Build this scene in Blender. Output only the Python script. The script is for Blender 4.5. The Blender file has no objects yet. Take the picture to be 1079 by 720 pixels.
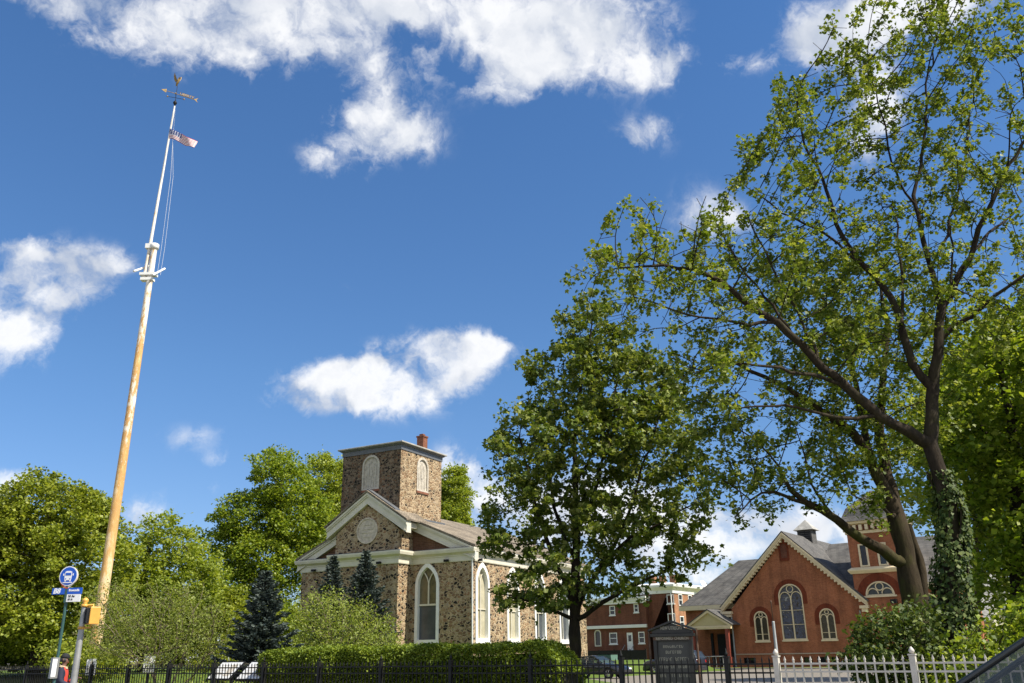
import bpy, bmesh, math, random
import numpy as np
from mathutils import Vector, Matrix
from mathutils.geometry import tessellate_polygon

RAD = math.radians
S = bpy.context.scene
COL = S.collection

# ------------------------------------------------------------------ camera
F_PX, CX, CY = 915.0, 539.5, 360.0            # focal length in photo pixels, centre of the 1079x720 photo
TILT, ROLL, EYE = math.atan(330 / 915.0), RAD(0.93), 1.6
fw = Vector((0, math.cos(TILT), math.sin(TILT)))
u0 = Vector((0, -math.sin(TILT), math.cos(TILT)))
r0 = Vector((1, 0, 0))
cam_r = r0 * math.cos(ROLL) - u0 * math.sin(ROLL)
cam_u = u0 * math.cos(ROLL) + r0 * math.sin(ROLL)
cd = bpy.data.cameras.new("camera")
cam = bpy.data.objects.new("camera", cd)
COL.objects.link(cam)
cam.matrix_world = Matrix(((cam_r.x, cam_u.x, -fw.x, 0), (cam_r.y, cam_u.y, -fw.y, 0),
                           (cam_r.z, cam_u.z, -fw.z, EYE), (0, 0, 0, 1)))
cd.sensor_fit = 'HORIZONTAL'
cd.sensor_width = 36.0
cd.lens = 36.0 * F_PX / 1079.0
cd.clip_start, cd.clip_end = 0.1, 6000
S.camera = cam


def ray(px, py):
    return fw * F_PX + cam_r * (px - CX) - cam_u * (py - CY)


def at(px, py, Y):
    """World point at distance Y (metres north of the camera) seen at photo pixel (px, py)."""
    d = ray(px, py)
    return Vector((0, 0, EYE)) + d * (Y / d.y)


# ------------------------------------------------------------------ light
SUN_AZ, SUN_EL = 116.0, 51.0                  # compass bearing (from +Y towards +X) and elevation, degrees
sun_dir = Vector((math.sin(RAD(SUN_AZ)) * math.cos(RAD(SUN_EL)), math.cos(RAD(SUN_AZ)) * math.cos(RAD(SUN_EL)), math.sin(RAD(SUN_EL))))
sl = bpy.data.lights.new("sun", 'SUN')
sl.energy, sl.angle, sl.color = 4.9, RAD(0.53), (1.0, 0.93, 0.81)
sun = bpy.data.objects.new("sun", sl)
COL.objects.link(sun)
sun.rotation_euler = sun_dir.to_track_quat('Z', 'Y').to_euler()
S.view_settings.view_transform = 'Standard'
S.view_settings.look = 'None'
S.view_settings.exposure = 0.72
S.view_settings.gamma = 1.0
S.view_settings.use_curve_mapping = False
S.render.engine = 'CYCLES'
S.cycles.max_bounces = 6
S.cycles.transparent_max_bounces = 8
S.cycles.caustics_reflective = False
S.cycles.caustics_refractive = False

# ------------------------------------------------------------------ sky with clouds (all in world directions)
W = bpy.data.worlds.new("World")
S.world = W
W.use_nodes = True
nt = W.node_tree
nt.nodes.clear()


def N(tree, typ, **kw):
    n = tree.nodes.new(typ)
    for k, v in kw.items():
        setattr(n, k, v)
    return n


def math_node(tree, op, a, b=None, c=None, clamp=False):
    n = tree.nodes.new('ShaderNodeMath')
    n.operation, n.use_clamp = op, clamp
    for i, v in enumerate((a, b, c)):
        if v is None:
            continue
        if isinstance(v, (int, float)):
            n.inputs[i].default_value = v
        else:
            tree.links.new(v, n.inputs[i])
    return n.outputs[0]


SKY_STRENGTH = 0.092
sky = N(nt, 'ShaderNodeTexSky', sky_type='NISHITA', sun_disc=False)
sky.sun_elevation, sky.sun_rotation = RAD(SUN_EL), RAD(SUN_AZ)
sky.air_density, sky.dust_density, sky.ozone_density, sky.altitude = 1.0, 0.15, 2.2, 100
hsv = N(nt, 'ShaderNodeMix', data_type='RGBA', blend_type='MULTIPLY')
hsv.inputs[0].default_value = 1.0
nt.links.new(sky.outputs[0], hsv.inputs[6])
geo = N(nt, 'ShaderNodeTexCoord')
D = geo.outputs['Generated']
# a bluer, polarised sky: tint by elevation
el = N(nt, 'ShaderNodeSeparateXYZ')
nt.links.new(D, el.inputs[0])
tint = N(nt, 'ShaderNodeValToRGB')
tint.color_ramp.elements[0].position, tint.color_ramp.elements[0].color = 0.0, (0.55, 0.60, 0.80, 1)
tint.color_ramp.elements[1].position, tint.color_ramp.elements[1].color = 0.30, (0.56, 0.78, 0.98, 1)
e3 = tint.color_ramp.elements.new(0.62)
e3.color = (0.53, 0.82, 1.08, 1)
nt.links.new(el.outputs[2], tint.inputs[0])
nt.links.new(tint.outputs[0], hsv.inputs[7])
# (px, py, half-width, half-height, weight) of every cloud lump, turned into world directions
CLOUDS = [
    (60, 5, 50, 26, 0.77), (130, 18, 70, 36, 1.03), (215, 22, 70, 44, 1.12), (300, 12, 70, 40, 1.03), (380, 5, 70, 30, 0.95), (250, 62, 34, 20, 0.52),
    (440, 2, 60, 22, 0.86), (355, 62, 50, 28, 0.77), (402, 95, 36, 44, 1.15), (425, 145, 40, 26, 0.86), (388, 132, 34, 26, 1.05), (352, 168, 30, 24, 0.95), (455, 45, 30, 26, 0.43),
    (520, 40, 46, 36, 0.69), (575, 30, 70, 46, 1.07), (645, 40, 60, 44, 1.07), (560, 78, 50, 24, 0.77), (695, 74, 32, 20, 0.73), (520, 95, 40, 16, 0.43),
    (858, 46, 34, 24, 1.1), (895, 30, 52, 26, 1.25), (955, 10, 60, 28, 1.2), (1010, 0, 40, 20, .8), (935, 95, 40, 40, .6), (915, 150, 26, 36, .45),
    (775, 68, 38, 14, .55), (676, 146, 32, 22, .62), (700, 132, 16, 10, .35), (770, 235, 48, 18, .5), (735, 215, 34, 28, .34), (840, 15, 20, 20, .4),
    (15, 318, 48, 50, 2.0), (60, 300, 48, 32, 1.4), (110, 282, 44, 18, 1.1), (10, 270, 30, 20, .9), (20, 350, 30, 14, .9),
    (330, 417, 40, 22, 1.4), (385, 408, 50, 24, 1.9), (440, 394, 48, 28, 1.9), (490, 374, 42, 24, 1.4), (465, 358, 26, 14, .8), (520, 365, 18, 16, .7), (380, 388, 40, 12, .7),
    (490, 490, 30, 22, 1.0), (510, 530, 30, 26, .9), (560, 540, 50, 40, .7), (640, 560, 70, 46, .9), (690, 540, 50, 40, .7),
    (775, 555, 42, 26, 1.25), (820, 566, 50, 26, 1.2), (745, 570, 36, 24, .8), (870, 555, 40, 22, .9), (740, 607, 34, 10, .5),
    (6, 508, 30, 14, .9), (150, 545, 24, 18, .8), (205, 462, 42, 16, .36), (210, 515, 36, 10, .42), (155, 310, 28, 16, .3), (350, 306, 18, 8, .28), (235, 485, 28, 10, .35),
]
acc = None
for (px, py, rx, ry, wgt) in CLOUDS:
    c = ray(px, py).normalized()
    a = ray(px + rx, py).normalized() - c
    b = ray(px, py + ry).normalized() - c
    a = a - c * a.dot(c)
    b = b - c * b.dot(c)
    A, B = a / a.length_squared, b / b.length_squared
    da = N(nt, 'ShaderNodeVectorMath', operation='DOT_PRODUCT')
    db = N(nt, 'ShaderNodeVectorMath', operation='DOT_PRODUCT')
    nt.links.new(D, da.inputs[0]); da.inputs[1].default_value = A
    nt.links.new(D, db.inputs[0]); db.inputs[1].default_value = B
    r2 = math_node(nt, 'MULTIPLY_ADD', db.outputs['Value'], db.outputs['Value'], math_node(nt, 'MULTIPLY', da.outputs['Value'], da.outputs['Value']))
    g = math_node(nt, 'MULTIPLY', math_node(nt, 'POWER', 0.42, r2), wgt)
    acc = g if acc is None else math_node(nt, 'ADD', acc, g)
warp = N(nt, 'ShaderNodeTexNoise')
warp.inputs['Scale'].default_value = 11.0
warp.inputs['Detail'].default_value = 5.0
warp.inputs['Roughness'].default_value = 0.6
nt.links.new(D, warp.inputs['Vector'])
wc_ = N(nt, 'ShaderNodeVectorMath', operation='SUBTRACT')
nt.links.new(warp.outputs['Color'], wc_.inputs[0])
wc_.inputs[1].default_value = (0.5, 0.5, 0.5)
wv = N(nt, 'ShaderNodeVectorMath', operation='MULTIPLY_ADD')
nt.links.new(wc_.outputs[0], wv.inputs[0])
wv.inputs[1].default_value = (0.10, 0.10, 0.10)
nt.links.new(D, wv.inputs[2])


def cloud_noise(off, scale, detail, rough):
    v = N(nt, 'ShaderNodeVectorMath', operation='ADD')
    nt.links.new(wv.outputs[0], v.inputs[0])
    v.inputs[1].default_value = off
    n = N(nt, 'ShaderNodeTexNoise')
    n.inputs['Scale'].default_value = scale
    n.inputs['Detail'].default_value = detail
    n.inputs['Roughness'].default_value = rough
    n.inputs['Lacunarity'].default_value = 2.15
    nt.links.new(v.outputs[0], n.inputs['Vector'])
    return n.outputs['Fac']


n1 = cloud_noise((0, 0, 0), 9.0, 9.0, 0.56)
n4 = cloud_noise((0, 0, 0), 9.0, 2.0, 0.5)
n2 = cloud_noise(tuple(sun_dir * 0.03), 9.0, 2.0, 0.5)
n3 = cloud_noise((3, 1, 2), 34.0, 6.0, 0.6)
# unseen broken cloud added behind the camera to brighten the shaded faces
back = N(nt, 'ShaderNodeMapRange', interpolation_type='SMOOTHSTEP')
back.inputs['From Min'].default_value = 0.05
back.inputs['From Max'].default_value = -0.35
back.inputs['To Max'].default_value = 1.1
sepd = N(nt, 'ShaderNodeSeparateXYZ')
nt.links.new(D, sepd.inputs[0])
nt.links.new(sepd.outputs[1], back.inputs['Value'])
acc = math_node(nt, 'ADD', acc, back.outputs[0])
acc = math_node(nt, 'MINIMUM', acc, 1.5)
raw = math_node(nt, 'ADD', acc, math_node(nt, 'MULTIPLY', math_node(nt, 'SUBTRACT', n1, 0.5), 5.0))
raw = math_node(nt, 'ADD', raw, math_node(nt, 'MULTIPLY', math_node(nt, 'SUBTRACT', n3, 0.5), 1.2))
dens = N(nt, 'ShaderNodeMapRange', interpolation_type='SMOOTHSTEP')
dens.inputs['From Min'].default_value = 0.20
dens.inputs['From Max'].default_value = 1.55
nt.links.new(raw, dens.inputs['Value'])
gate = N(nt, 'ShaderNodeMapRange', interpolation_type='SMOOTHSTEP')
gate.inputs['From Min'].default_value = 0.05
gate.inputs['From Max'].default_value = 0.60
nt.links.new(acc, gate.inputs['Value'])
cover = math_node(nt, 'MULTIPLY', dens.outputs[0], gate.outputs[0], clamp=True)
# thicker parts away from the sun are greyer
lit = math_node(nt, 'MULTIPLY_ADD', math_node(nt, 'SUBTRACT', n4, n2), 4.5, 0.74, clamp=True)
thick = N(nt, 'ShaderNodeMapRange')
thick.inputs['From Min'].default_value = 1.1
thick.inputs['From Max'].default_value = 2.4
thick.inputs['To Min'].default_value = 1.0
thick.inputs['To Max'].default_value = 0.55
nt.links.new(raw, thick.inputs['Value'])
bright = math_node(nt, 'MULTIPLY', lit, thick.outputs[0])
cc = N(nt, 'ShaderNodeMix', data_type='RGBA')
cc.inputs[6].default_value = (3.3, 3.75, 4.6, 1)
cc.inputs[7].default_value = (7.2, 7.2, 7.2, 1)
nt.links.new(bright, cc.inputs[0])
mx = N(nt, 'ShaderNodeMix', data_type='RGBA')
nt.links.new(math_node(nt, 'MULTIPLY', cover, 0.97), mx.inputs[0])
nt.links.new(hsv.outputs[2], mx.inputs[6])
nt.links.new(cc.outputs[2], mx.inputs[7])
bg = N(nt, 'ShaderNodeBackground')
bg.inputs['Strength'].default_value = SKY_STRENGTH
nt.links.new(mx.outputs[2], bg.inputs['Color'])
out = N(nt, 'ShaderNodeOutputWorld')
nt.links.new(bg.outputs[0], out.inputs['Surface'])
W.cycles.sampling_method = 'MANUAL'
W.cycles.sample_map_resolution = 512

# ------------------------------------------------------------------ materials


def new_mat(name):
    m = bpy.data.materials.new(name)
    m.use_nodes = True
    t = m.node_tree
    return m, t, t.nodes['Principled BSDF']


def ramp(t, fac, stops, interp='LINEAR'):
    r = t.nodes.new('ShaderNodeValToRGB')
    r.color_ramp.interpolation = interp
    e = r.color_ramp.elements
    while len(e) > 1:
        e.remove(e[-1])
    e[0].position, e[0].color = stops[0][0], (*stops[0][1], 1)
    for p, c in stops[1:]:
        k = e.new(p)
        k.color = (*c, 1)
    t.links.new(fac, r.inputs[0])
    return r.outputs[0]


def noise(t, scale, detail=4, rough=.55, vec=None, coord='Object'):
    n = t.nodes.new('ShaderNodeTexNoise')
    n.inputs['Scale'].default_value = scale
    n.inputs['Detail'].default_value = detail
    n.inputs['Roughness'].default_value = rough
    if vec is None:
        vec = t.nodes.new('ShaderNodeTexCoord').outputs[coord]
    t.links.new(vec, n.inputs['Vector'])
    return n.outputs['Fac']


def bump(t, p, height, strength=.3, dist=.02):
    b = t.nodes.new('ShaderNodeBump')
    b.inputs['Strength'].default_value = strength
    b.inputs['Distance'].default_value = dist
    t.links.new(height, b.inputs['Height'])
    t.links.new(b.outputs[0], p.inputs['Normal'])


def plain(name, col, rough=.6, metal=0.0, var=.12, scale=3.0, bmp=0.0, spec=.5):
    """A paint, metal or plaster: base colour with soft mottling and fine wear."""
    m, t, p = new_mat(name)
    f = noise(t, scale, 6, .65)
    lo = tuple(c * (1 - var) for c in col)
    hi = tuple(min(1, c * (1 + var)) for c in col)
    t.links.new(ramp(t, f, [(.3, lo), (.7, hi)]), p.inputs['Base Color'])
    p.inputs['Roughness'].default_value = rough
    p.inputs['Metallic'].default_value = metal
    p.inputs['Specular IOR Level'].default_value = spec
    if bmp:
        bump(t, p, noise(t, scale * 8, 4), bmp, .01)
    return m


def mixc(t, fac, a, b, mode='MIX'):
    n = t.nodes.new('ShaderNodeMix')
    n.data_type, n.blend_type = 'RGBA', mode
    for sock, v in ((n.inputs[0], fac), (n.inputs[6], a), (n.inputs[7], b)):
        if isinstance(v, (int, float)):
            sock.default_value = v
        elif isinstance(v, tuple):
            sock.default_value = (*v, 1)
        else:
            t.links.new(v, sock)
    return n.outputs[2]


def streaks(t, tc, lo=.72):
    mp = t.nodes.new('ShaderNodeMapping')
    mp.inputs['Scale'].default_value = (1.6, 1.6, .13)
    t.links.new(tc, mp.inputs['Vector'])
    return ramp(t, noise(t, 1.0, 7, .7, mp.outputs[0]), [(.34, (lo, lo, lo)), (.56, (1, 1, 1)), (.8, (1.06, 1.05, 1.03))])


def fieldstone(name, mortar, stops, scale=2.6, gap=.07):
    """Uneven rubble stones of many tones set in wide pale mortar."""
    m, t, p = new_mat(name)
    tc = t.nodes.new('ShaderNodeTexCoord').outputs['Object']
    mp = t.nodes.new('ShaderNodeMapping')
    mp.inputs['Scale'].default_value = (1, 1, 1.45)
    t.links.new(tc, mp.inputs['Vector'])
    wn = t.nodes.new('ShaderNodeTexNoise')
    wn.inputs['Scale'].default_value = 2.2
    t.links.new(mp.outputs[0], wn.inputs['Vector'])
    va = t.nodes.new('ShaderNodeVectorMath'); va.operation = 'MULTIPLY_ADD'
    t.links.new(wn.outputs['Color'], va.inputs[0]); va.inputs[1].default_value = (.35, .35, .35)
    t.links.new(mp.outputs[0], va.inputs[2])
    v1 = t.nodes.new('ShaderNodeTexVoronoi'); v1.feature = 'F1'
    v2 = t.nodes.new('ShaderNodeTexVoronoi'); v2.feature = 'DISTANCE_TO_EDGE'
    for v in (v1, v2):
        v.inputs['Scale'].default_value = scale
        t.links.new(va.outputs[0], v.inputs['Vector'])
    sep = t.nodes.new('ShaderNodeSeparateColor')
    t.links.new(v1.outputs['Color'], sep.inputs[0])
    stone = ramp(t, sep.outputs[0], stops, 'CONSTANT')
    grain = noise(t, 14, 6, .7, tc)
    stone = mixc(t, .55, stone, ramp(t, grain, [(.25, (.35, .35, .35)), (.75, (.95, .95, .95))]), 'MULTIPLY')
    gp = t.nodes.new('ShaderNodeMapRange')
    gp.inputs['From Min'].default_value, gp.inputs['From Max'].default_value = gap * .55, gap
    t.links.new(math_node(t, 'ADD', v2.outputs['Distance'], math_node(t, 'MULTIPLY', math_node(t, 'SUBTRACT', noise(t, 7, 4, .6, tc), .5), .09)), gp.inputs['Value'])
    blotch = mixc(t, ramp(t, noise(t, .35, 3, .6, tc), [(.35, (0, 0, 0)), (.7, (.5, .5, .5))]), mortar, tuple(c * .68 for c in mortar))
    t.links.new(mixc(t, 1.0, mixc(t, gp.outputs[0], blotch, stone), streaks(t, tc, .66), 'MULTIPLY'), p.inputs['Base Color'])
    p.inputs['Roughness'].default_value = .92
    p.inputs['Specular IOR Level'].default_value = .2
    bump(t, p, math_node(t, 'ADD', math_node(t, 'MINIMUM', v2.outputs['Distance'], .16), math_node(t, 'MULTIPLY', grain, .05)), .9, .22)
    return m


def brickwork(name, c1, c2, mortar, w=.215, h=.075, soot=.35):
    m, t, p = new_mat(name)
    tc = t.nodes.new('ShaderNodeTexCoord').outputs['Object']
    sx = t.nodes.new('ShaderNodeSeparateXYZ')
    t.links.new(tc, sx.inputs[0])
    cb = t.nodes.new('ShaderNodeCombineXYZ')
    t.links.new(math_node(t, 'ADD', sx.outputs[0], sx.outputs[1]), cb.inputs[0])
    t.links.new(sx.outputs[2], cb.inputs[1])
    b = t.nodes.new('ShaderNodeTexBrick')
    b.inputs['Scale'].default_value = 1.0
    b.inputs['Brick Width'].default_value = w
    b.inputs['Row Height'].default_value = h
    b.inputs['Mortar Size'].default_value = .006
    b.inputs['Color1'].default_value = (*c1, 1)
    b.inputs['Color2'].default_value = (*c2, 1)
    b.inputs['Mortar'].default_value = (*mortar, 1)
    t.links.new(cb.outputs[0], b.inputs['Vector'])
    big = noise(t, .55, 5, .65, tc)
    col = mixc(t, 1.0, b.outputs['Color'], ramp(t, big, [(.3, (1 - soot,) * 3), (.62, (1, 1, 1)), (.85, (1, .95, .9))]), 'MULTIPLY')
    patch = noise(t, 9, 3, .6, tc)
    col = mixc(t, 1.0, col, ramp(t, patch, [(.3, (.72, .72, .72)), (.7, (1.0, 1.0, 1.0))]), 'MULTIPLY')
    col = mixc(t, 1.0, col, streaks(t, tc, .68), 'MULTIPLY')
    t.links.new(col, p.inputs['Base Color'])
    p.inputs['Roughness'].default_value = .88
    p.inputs['Specular IOR Level'].default_value = .25
    bump(t, p, b.outputs['Fac'], -.35, .01)
    return m


def shingles(name, cols, w=.3, h=.16):
    m, t, p = new_mat(name)
    tc = t.nodes.new('ShaderNodeTexCoord').outputs['Object']
    sx = t.nodes.new('ShaderNodeSeparateXYZ')
    t.links.new(tc, sx.inputs[0])
    cb = t.nodes.new('ShaderNodeCombineXYZ')
    t.links.new(math_node(t, 'ADD', sx.outputs[1], math_node(t, 'MULTIPLY', sx.outputs[0], .37)), cb.inputs[0])
    t.links.new(math_node(t, 'MULTIPLY', sx.outputs[2], 2.0), cb.inputs[1])
    b = t.nodes.new('ShaderNodeTexBrick')
    b.inputs['Scale'].default_value = 1.0
    b.inputs['Brick Width'].default_value = w
    b.inputs['Row Height'].default_value = h
    b.inputs['Mortar Size'].default_value = .016
    b.inputs['Color1'].default_value = (*cols[0], 1)
    b.inputs['Color2'].default_value = (*cols[1], 1)
    b.inputs['Mortar'].default_value = (*tuple(c * .45 for c in cols[0]), 1)
    t.links.new(cb.outputs[0], b.inputs['Vector'])
    st = noise(t, .9, 6, .65, tc)
    t.links.new(mixc(t, 1.0, b.outputs['Color'], ramp(t, st, [(.3, (.5, .49, .48)), (.7, (1.15, 1.12, 1.06))]), 'MULTIPLY'), p.inputs['Base Color'])
    p.inputs['Roughness'].default_value = .9
    p.inputs['Specular IOR Level'].default_value = .25
    bump(t, p, b.outputs['Fac'], -.5, .03)
    return m


def leafy(name, dark, mid, light, transl=.35, rough=.5):
    """Leaf: every leaf its own tone, some light let through."""
    m, t, p = new_mat(name)
    g = t.nodes.new('ShaderNodeNewGeometry')
    c = ramp(t, g.outputs['Random Per Island'], [(0, dark), (.5, mid), (1, light)])
    t.links.new(c, p.inputs['Base Color'])
    p.inputs['Roughness'].default_value = rough
    p.inputs['Specular IOR Level'].default_value = .35
    tr = t.nodes.new('ShaderNodeBsdfTranslucent')
    t.links.new(mixc(t, 1.0, c, (1.25, 1.2, .55), 'MULTIPLY'), tr.inputs['Color'])
    mix = t.nodes.new('ShaderNodeMixShader')
    mix.inputs[0].default_value = transl
    t.links.new(p.outputs[0], mix.inputs[1])
    t.links.new(tr.outputs[0], mix.inputs[2])
    t.links.new(mix.outputs[0], t.nodes['Material Output'].inputs['Surface'])
    return m


def barky(name, dark, light, scale=9, moss=None):
    m, t, p = new_mat(name)
    tc = t.nodes.new('ShaderNodeTexCoord').outputs['Object']
    mp = t.nodes.new('ShaderNodeMapping')
    mp.inputs['Scale'].default_value = (1, 1, .22)
    t.links.new(tc, mp.inputs['Vector'])
    n = noise(t, scale, 8, .7, mp.outputs[0])
    c = ramp(t, n, [(.3, dark), (.7, light)])
    if moss:
        c = mixc(t, ramp(t, noise(t, 1.3, 5, .6, tc), [(.5, (0, 0, 0)), (.66, (.8, .8, .8))]), c, moss)
    t.links.new(c, p.inputs['Base Color'])
    p.inputs['Roughness'].default_value = .95
    p.inputs['Specular IOR Level'].default_value = .15
    bump(t, p, n, .8, .05)
    return m


def glassy(name, col, rough=.06, mottled=None, scale=2.5):
    """Window glass over a dark room."""
    m, t, p = new_mat(name)
    if mottled:
        t.links.new(ramp(t, noise(t, scale, 5, .7), mottled), p.inputs['Base Color'])
    else:
        p.inputs['Base Color'].default_value = (*col, 1)
    p.inputs['Roughness'].default_value = rough
    p.inputs['Specular IOR Level'].default_value = .6
    bump(t, p, noise(t, 1.6, 2), .04, .02)
    return m


def grassy(name, a, b, c, scale=5):
    m, t, p = new_mat(name)
    n = noise(t, scale, 8, .75)
    n2 = noise(t, scale * .1, 4, .6)
    t.links.new(mixc(t, n2, ramp(t, n, [(.3, a), (.7, b)]), c), p.inputs['Base Color'])
    p.inputs['Roughness'].default_value = .95
    p.inputs['Specular IOR Level'].default_value = .1
    bump(t, p, n, .8, .06)
    return m


def asphalt(name, a, b):
    m, t, p = new_mat(name)
    fine = noise(t, 60, 3, .7)
    big = noise(t, .4, 6, .6)
    t.links.new(mixc(t, .6, ramp(t, big, [(.3, a), (.7, b)]), ramp(t, fine, [(.3, tuple(x * .6 for x in a)), (.7, tuple(x * 1.3 for x in b))])), p.inputs['Base Color'])
    p.inputs['Roughness'].default_value = .9
    bump(t, p, fine, .3, .01)
    return m


def slabs(name, col, size):
    m, t, p = new_mat(name)
    tc = t.nodes.new('ShaderNodeTexCoord').outputs['Object']
    b = t.nodes.new('ShaderNodeTexBrick')
    b.offset = 0
    b.inputs['Scale'].default_value = 1
    b.inputs['Brick Width'].default_value = size
    b.inputs['Row Height'].default_value = size
    b.inputs['Mortar Size'].default_value = .012
    b.inputs['Color1'].default_value = (*col, 1)
    b.inputs['Color2'].default_value = (*tuple(c * .88 for c in col), 1)
    b.inputs['Mortar'].default_value = (*tuple(c * .4 for c in col), 1)
    t.links.new(tc, b.inputs['Vector'])
    t.links.new(mixc(t, 1.0, b.outputs['Color'], ramp(t, noise(t, 2.5, 7, .7, tc), [(.3, (.7, .7, .7)), (.7, (1.05, 1.05, 1.05))]), 'MULTIPLY'), p.inputs['Base Color'])
    p.inputs['Roughness'].default_value = .9
    return m


M = {}
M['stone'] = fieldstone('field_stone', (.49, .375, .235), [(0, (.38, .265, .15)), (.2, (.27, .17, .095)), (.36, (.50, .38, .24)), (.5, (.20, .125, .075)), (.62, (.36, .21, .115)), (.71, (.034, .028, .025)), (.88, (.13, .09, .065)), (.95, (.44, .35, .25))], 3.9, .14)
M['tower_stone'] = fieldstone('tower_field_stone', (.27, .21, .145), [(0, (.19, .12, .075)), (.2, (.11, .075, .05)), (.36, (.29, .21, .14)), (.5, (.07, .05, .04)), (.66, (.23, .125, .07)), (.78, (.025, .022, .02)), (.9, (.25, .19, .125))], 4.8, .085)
M['tymp'] = brickwork('tympanum_brown', (.24, .12, .07), (.17, .085, .05), (.3, .22, .15), .4, .12)
M['cream'] = plain('cream_painted_wood', (.62, .58, .47), .55, var=.1, scale=1.5)
M['white'] = plain('white_painted_wood', (.78, .78, .75), .5, var=.06, scale=2)
M['lead'] = plain('grey_lead_flashing', (.11, .117, .125), .5, var=.25, scale=2)
M['darkflash'] = plain('dark_bitumen_flashing', (.035, .037, .042), .6, var=.4, scale=4)
M['slab_grey'] = plain('weathered_tower_coping', (.33, .32, .29), .8, var=.3, scale=2.5)
M['wood_grey'] = plain('weathered_pale_louvre_wood', (.46, .42, .35), .8, var=.3, scale=5)
M['rose'] = plain('carved_tan_stone', (.52, .45, .36), .9, var=.28, scale=5, bmp=.5)
M['roof_tan'] = shingles('tan_brown_shingles', ((.235, .20, .155), (.305, .262, .205)))
M['slate'] = shingles('grey_slate_roof', ((.115, .115, .115), (.16, .155, .15)), .3, .2)
M['brick'] = brickwork('red_church_brick', (.49, .165, .070), (.37, .11, .047), (.42, .26, .16))
M['brick_dark'] = brickwork('deep_red_arch_brick', (.25, .05, .018), (.19, .038, .014), (.16, .06, .035), .08, .22, .2)
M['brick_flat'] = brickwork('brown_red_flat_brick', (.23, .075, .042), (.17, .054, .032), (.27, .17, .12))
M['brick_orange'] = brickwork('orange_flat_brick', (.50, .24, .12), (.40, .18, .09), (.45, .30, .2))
M['chimney'] = brickwork('chimney_brick', (.33, .12, .06), (.26, .09, .05), (.3, .2, .15))
M['tan_trim'] = plain('tan_painted_trim', (.70, .58, .37), .55, var=.1, scale=2)
M['tan_tymp'] = plain('tan_pediment_boards', (.52, .43, .22), .6, var=.08, scale=2)
M['red_post'] = plain('red_brown_painted_post', (.23, .05, .03), .6, var=.2)
M['found'] = plain('stone_water_table', (.42, .33, .24), .85, var=.2)
M['glass'] = glassy('dark_window_glass', (.012, .014, .018))
M['glass_sky'] = glassy('stained_glass_sky_reflection', (0, 0, 0), .12, [(.38, (.008, .01, .014)), (.5, (.05, .075, .14)), (.58, (.01, .013, .02)), (.68, (.32, .34, .36))], 2.2)  # stained pattern, with the reflected sky painted in as blue and white
M['glass_cream'] = glassy('pale_leaded_glass', (0, 0, 0), .3, [(.3, (.36, .33, .23)), (.7, (.52, .48, .35))], 1.5)
M['glass_olive'] = glassy('olive_leaded_glass', (0, 0, 0), .2, [(.3, (.06, .05, .03)), (.55, (.16, .13, .07)), (.75, (.05, .06, .05))], 1.2)
M['glass_green'] = glassy('dark_leaded_glass', (0, 0, 0), .15, [(.3, (.012, .014, .012)), (.75, (.035, .038, .03))], 1.2)
M['screen'] = glassy('blue_grey_storm_pane', (0, 0, 0), .25, [(.3, (.05, .058, .065)), (.7, (.085, .095, .105))], 1.0)
M['black_iron'] = plain('black_iron_paint', (.010, .010, .010), .6, var=.4, scale=6, spec=.25)
M['white_iron'] = plain('pale_grey_fence_paint', (.50, .47, .42), .55, var=.12, scale=5)
M['galv'] = plain('galvanised_steel', (.36, .36, .35), .45, .5, var=.2, scale=5)
M['grey_pipe'] = plain('grey_downspout_paint', (.33, .35, .36), .5, var=.15)
M['rusty'] = plain('rusty_brown_steel', (.10, .055, .035), .8, var=.5, scale=6)
M['bark'] = barky('grey_brown_bark', (.014, .011, .008), (.055, .042, .030), moss=(.045, .042, .018))
M['bark_warm'] = barky('warm_mossy_bark', (.02, .015, .009), (.065, .048, .03), 8, (.06, .06, .017))
M['bark_pale'] = barky('pale_twig_bark', (.12, .095, .065), (.22, .18, .13), 12)
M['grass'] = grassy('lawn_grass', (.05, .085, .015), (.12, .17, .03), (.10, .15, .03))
M['verge'] = grassy('yellow_green_verge_grass', (.13, .17, .03), (.24, .27, .05), (.20, .22, .05), 9)  # yellow-green grass, paler than the lawn
M['soil'] = grassy('bare_ground', (.06, .045, .03), (.11, .085, .055), (.07, .07, .03), 3)
M['road'] = asphalt('road_asphalt', (.05, .05, .052), (.075, .074, .072))
M['lot'] = asphalt('sun_bleached_asphalt', (.15, .135, .11), (.20, .175, .14))
M['walk'] = slabs('pavement_concrete', (.36, .34, .31), 1.5)
M['kerb'] = plain('kerb_concrete', (.42, .39, .34), .9, var=.2)

# ------------------------------------------------------------------ object helpers


def tag(o, label=None, cat=None, group=None, kind=None):
    for k, v in (('label', label), ('category', cat), ('group', group), ('kind', kind)):
        if v:
            o[k] = v
    return o


def thing(name, label, cat, loc=(0, 0, 0), rotz=0, group=None):
    o = bpy.data.objects.new(name, None)
    COL.objects.link(o)
    o.empty_display_size = .3
    o.location, o.rotation_euler = loc, (0, 0, rotz)
    return tag(o, label, cat, group)


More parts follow.
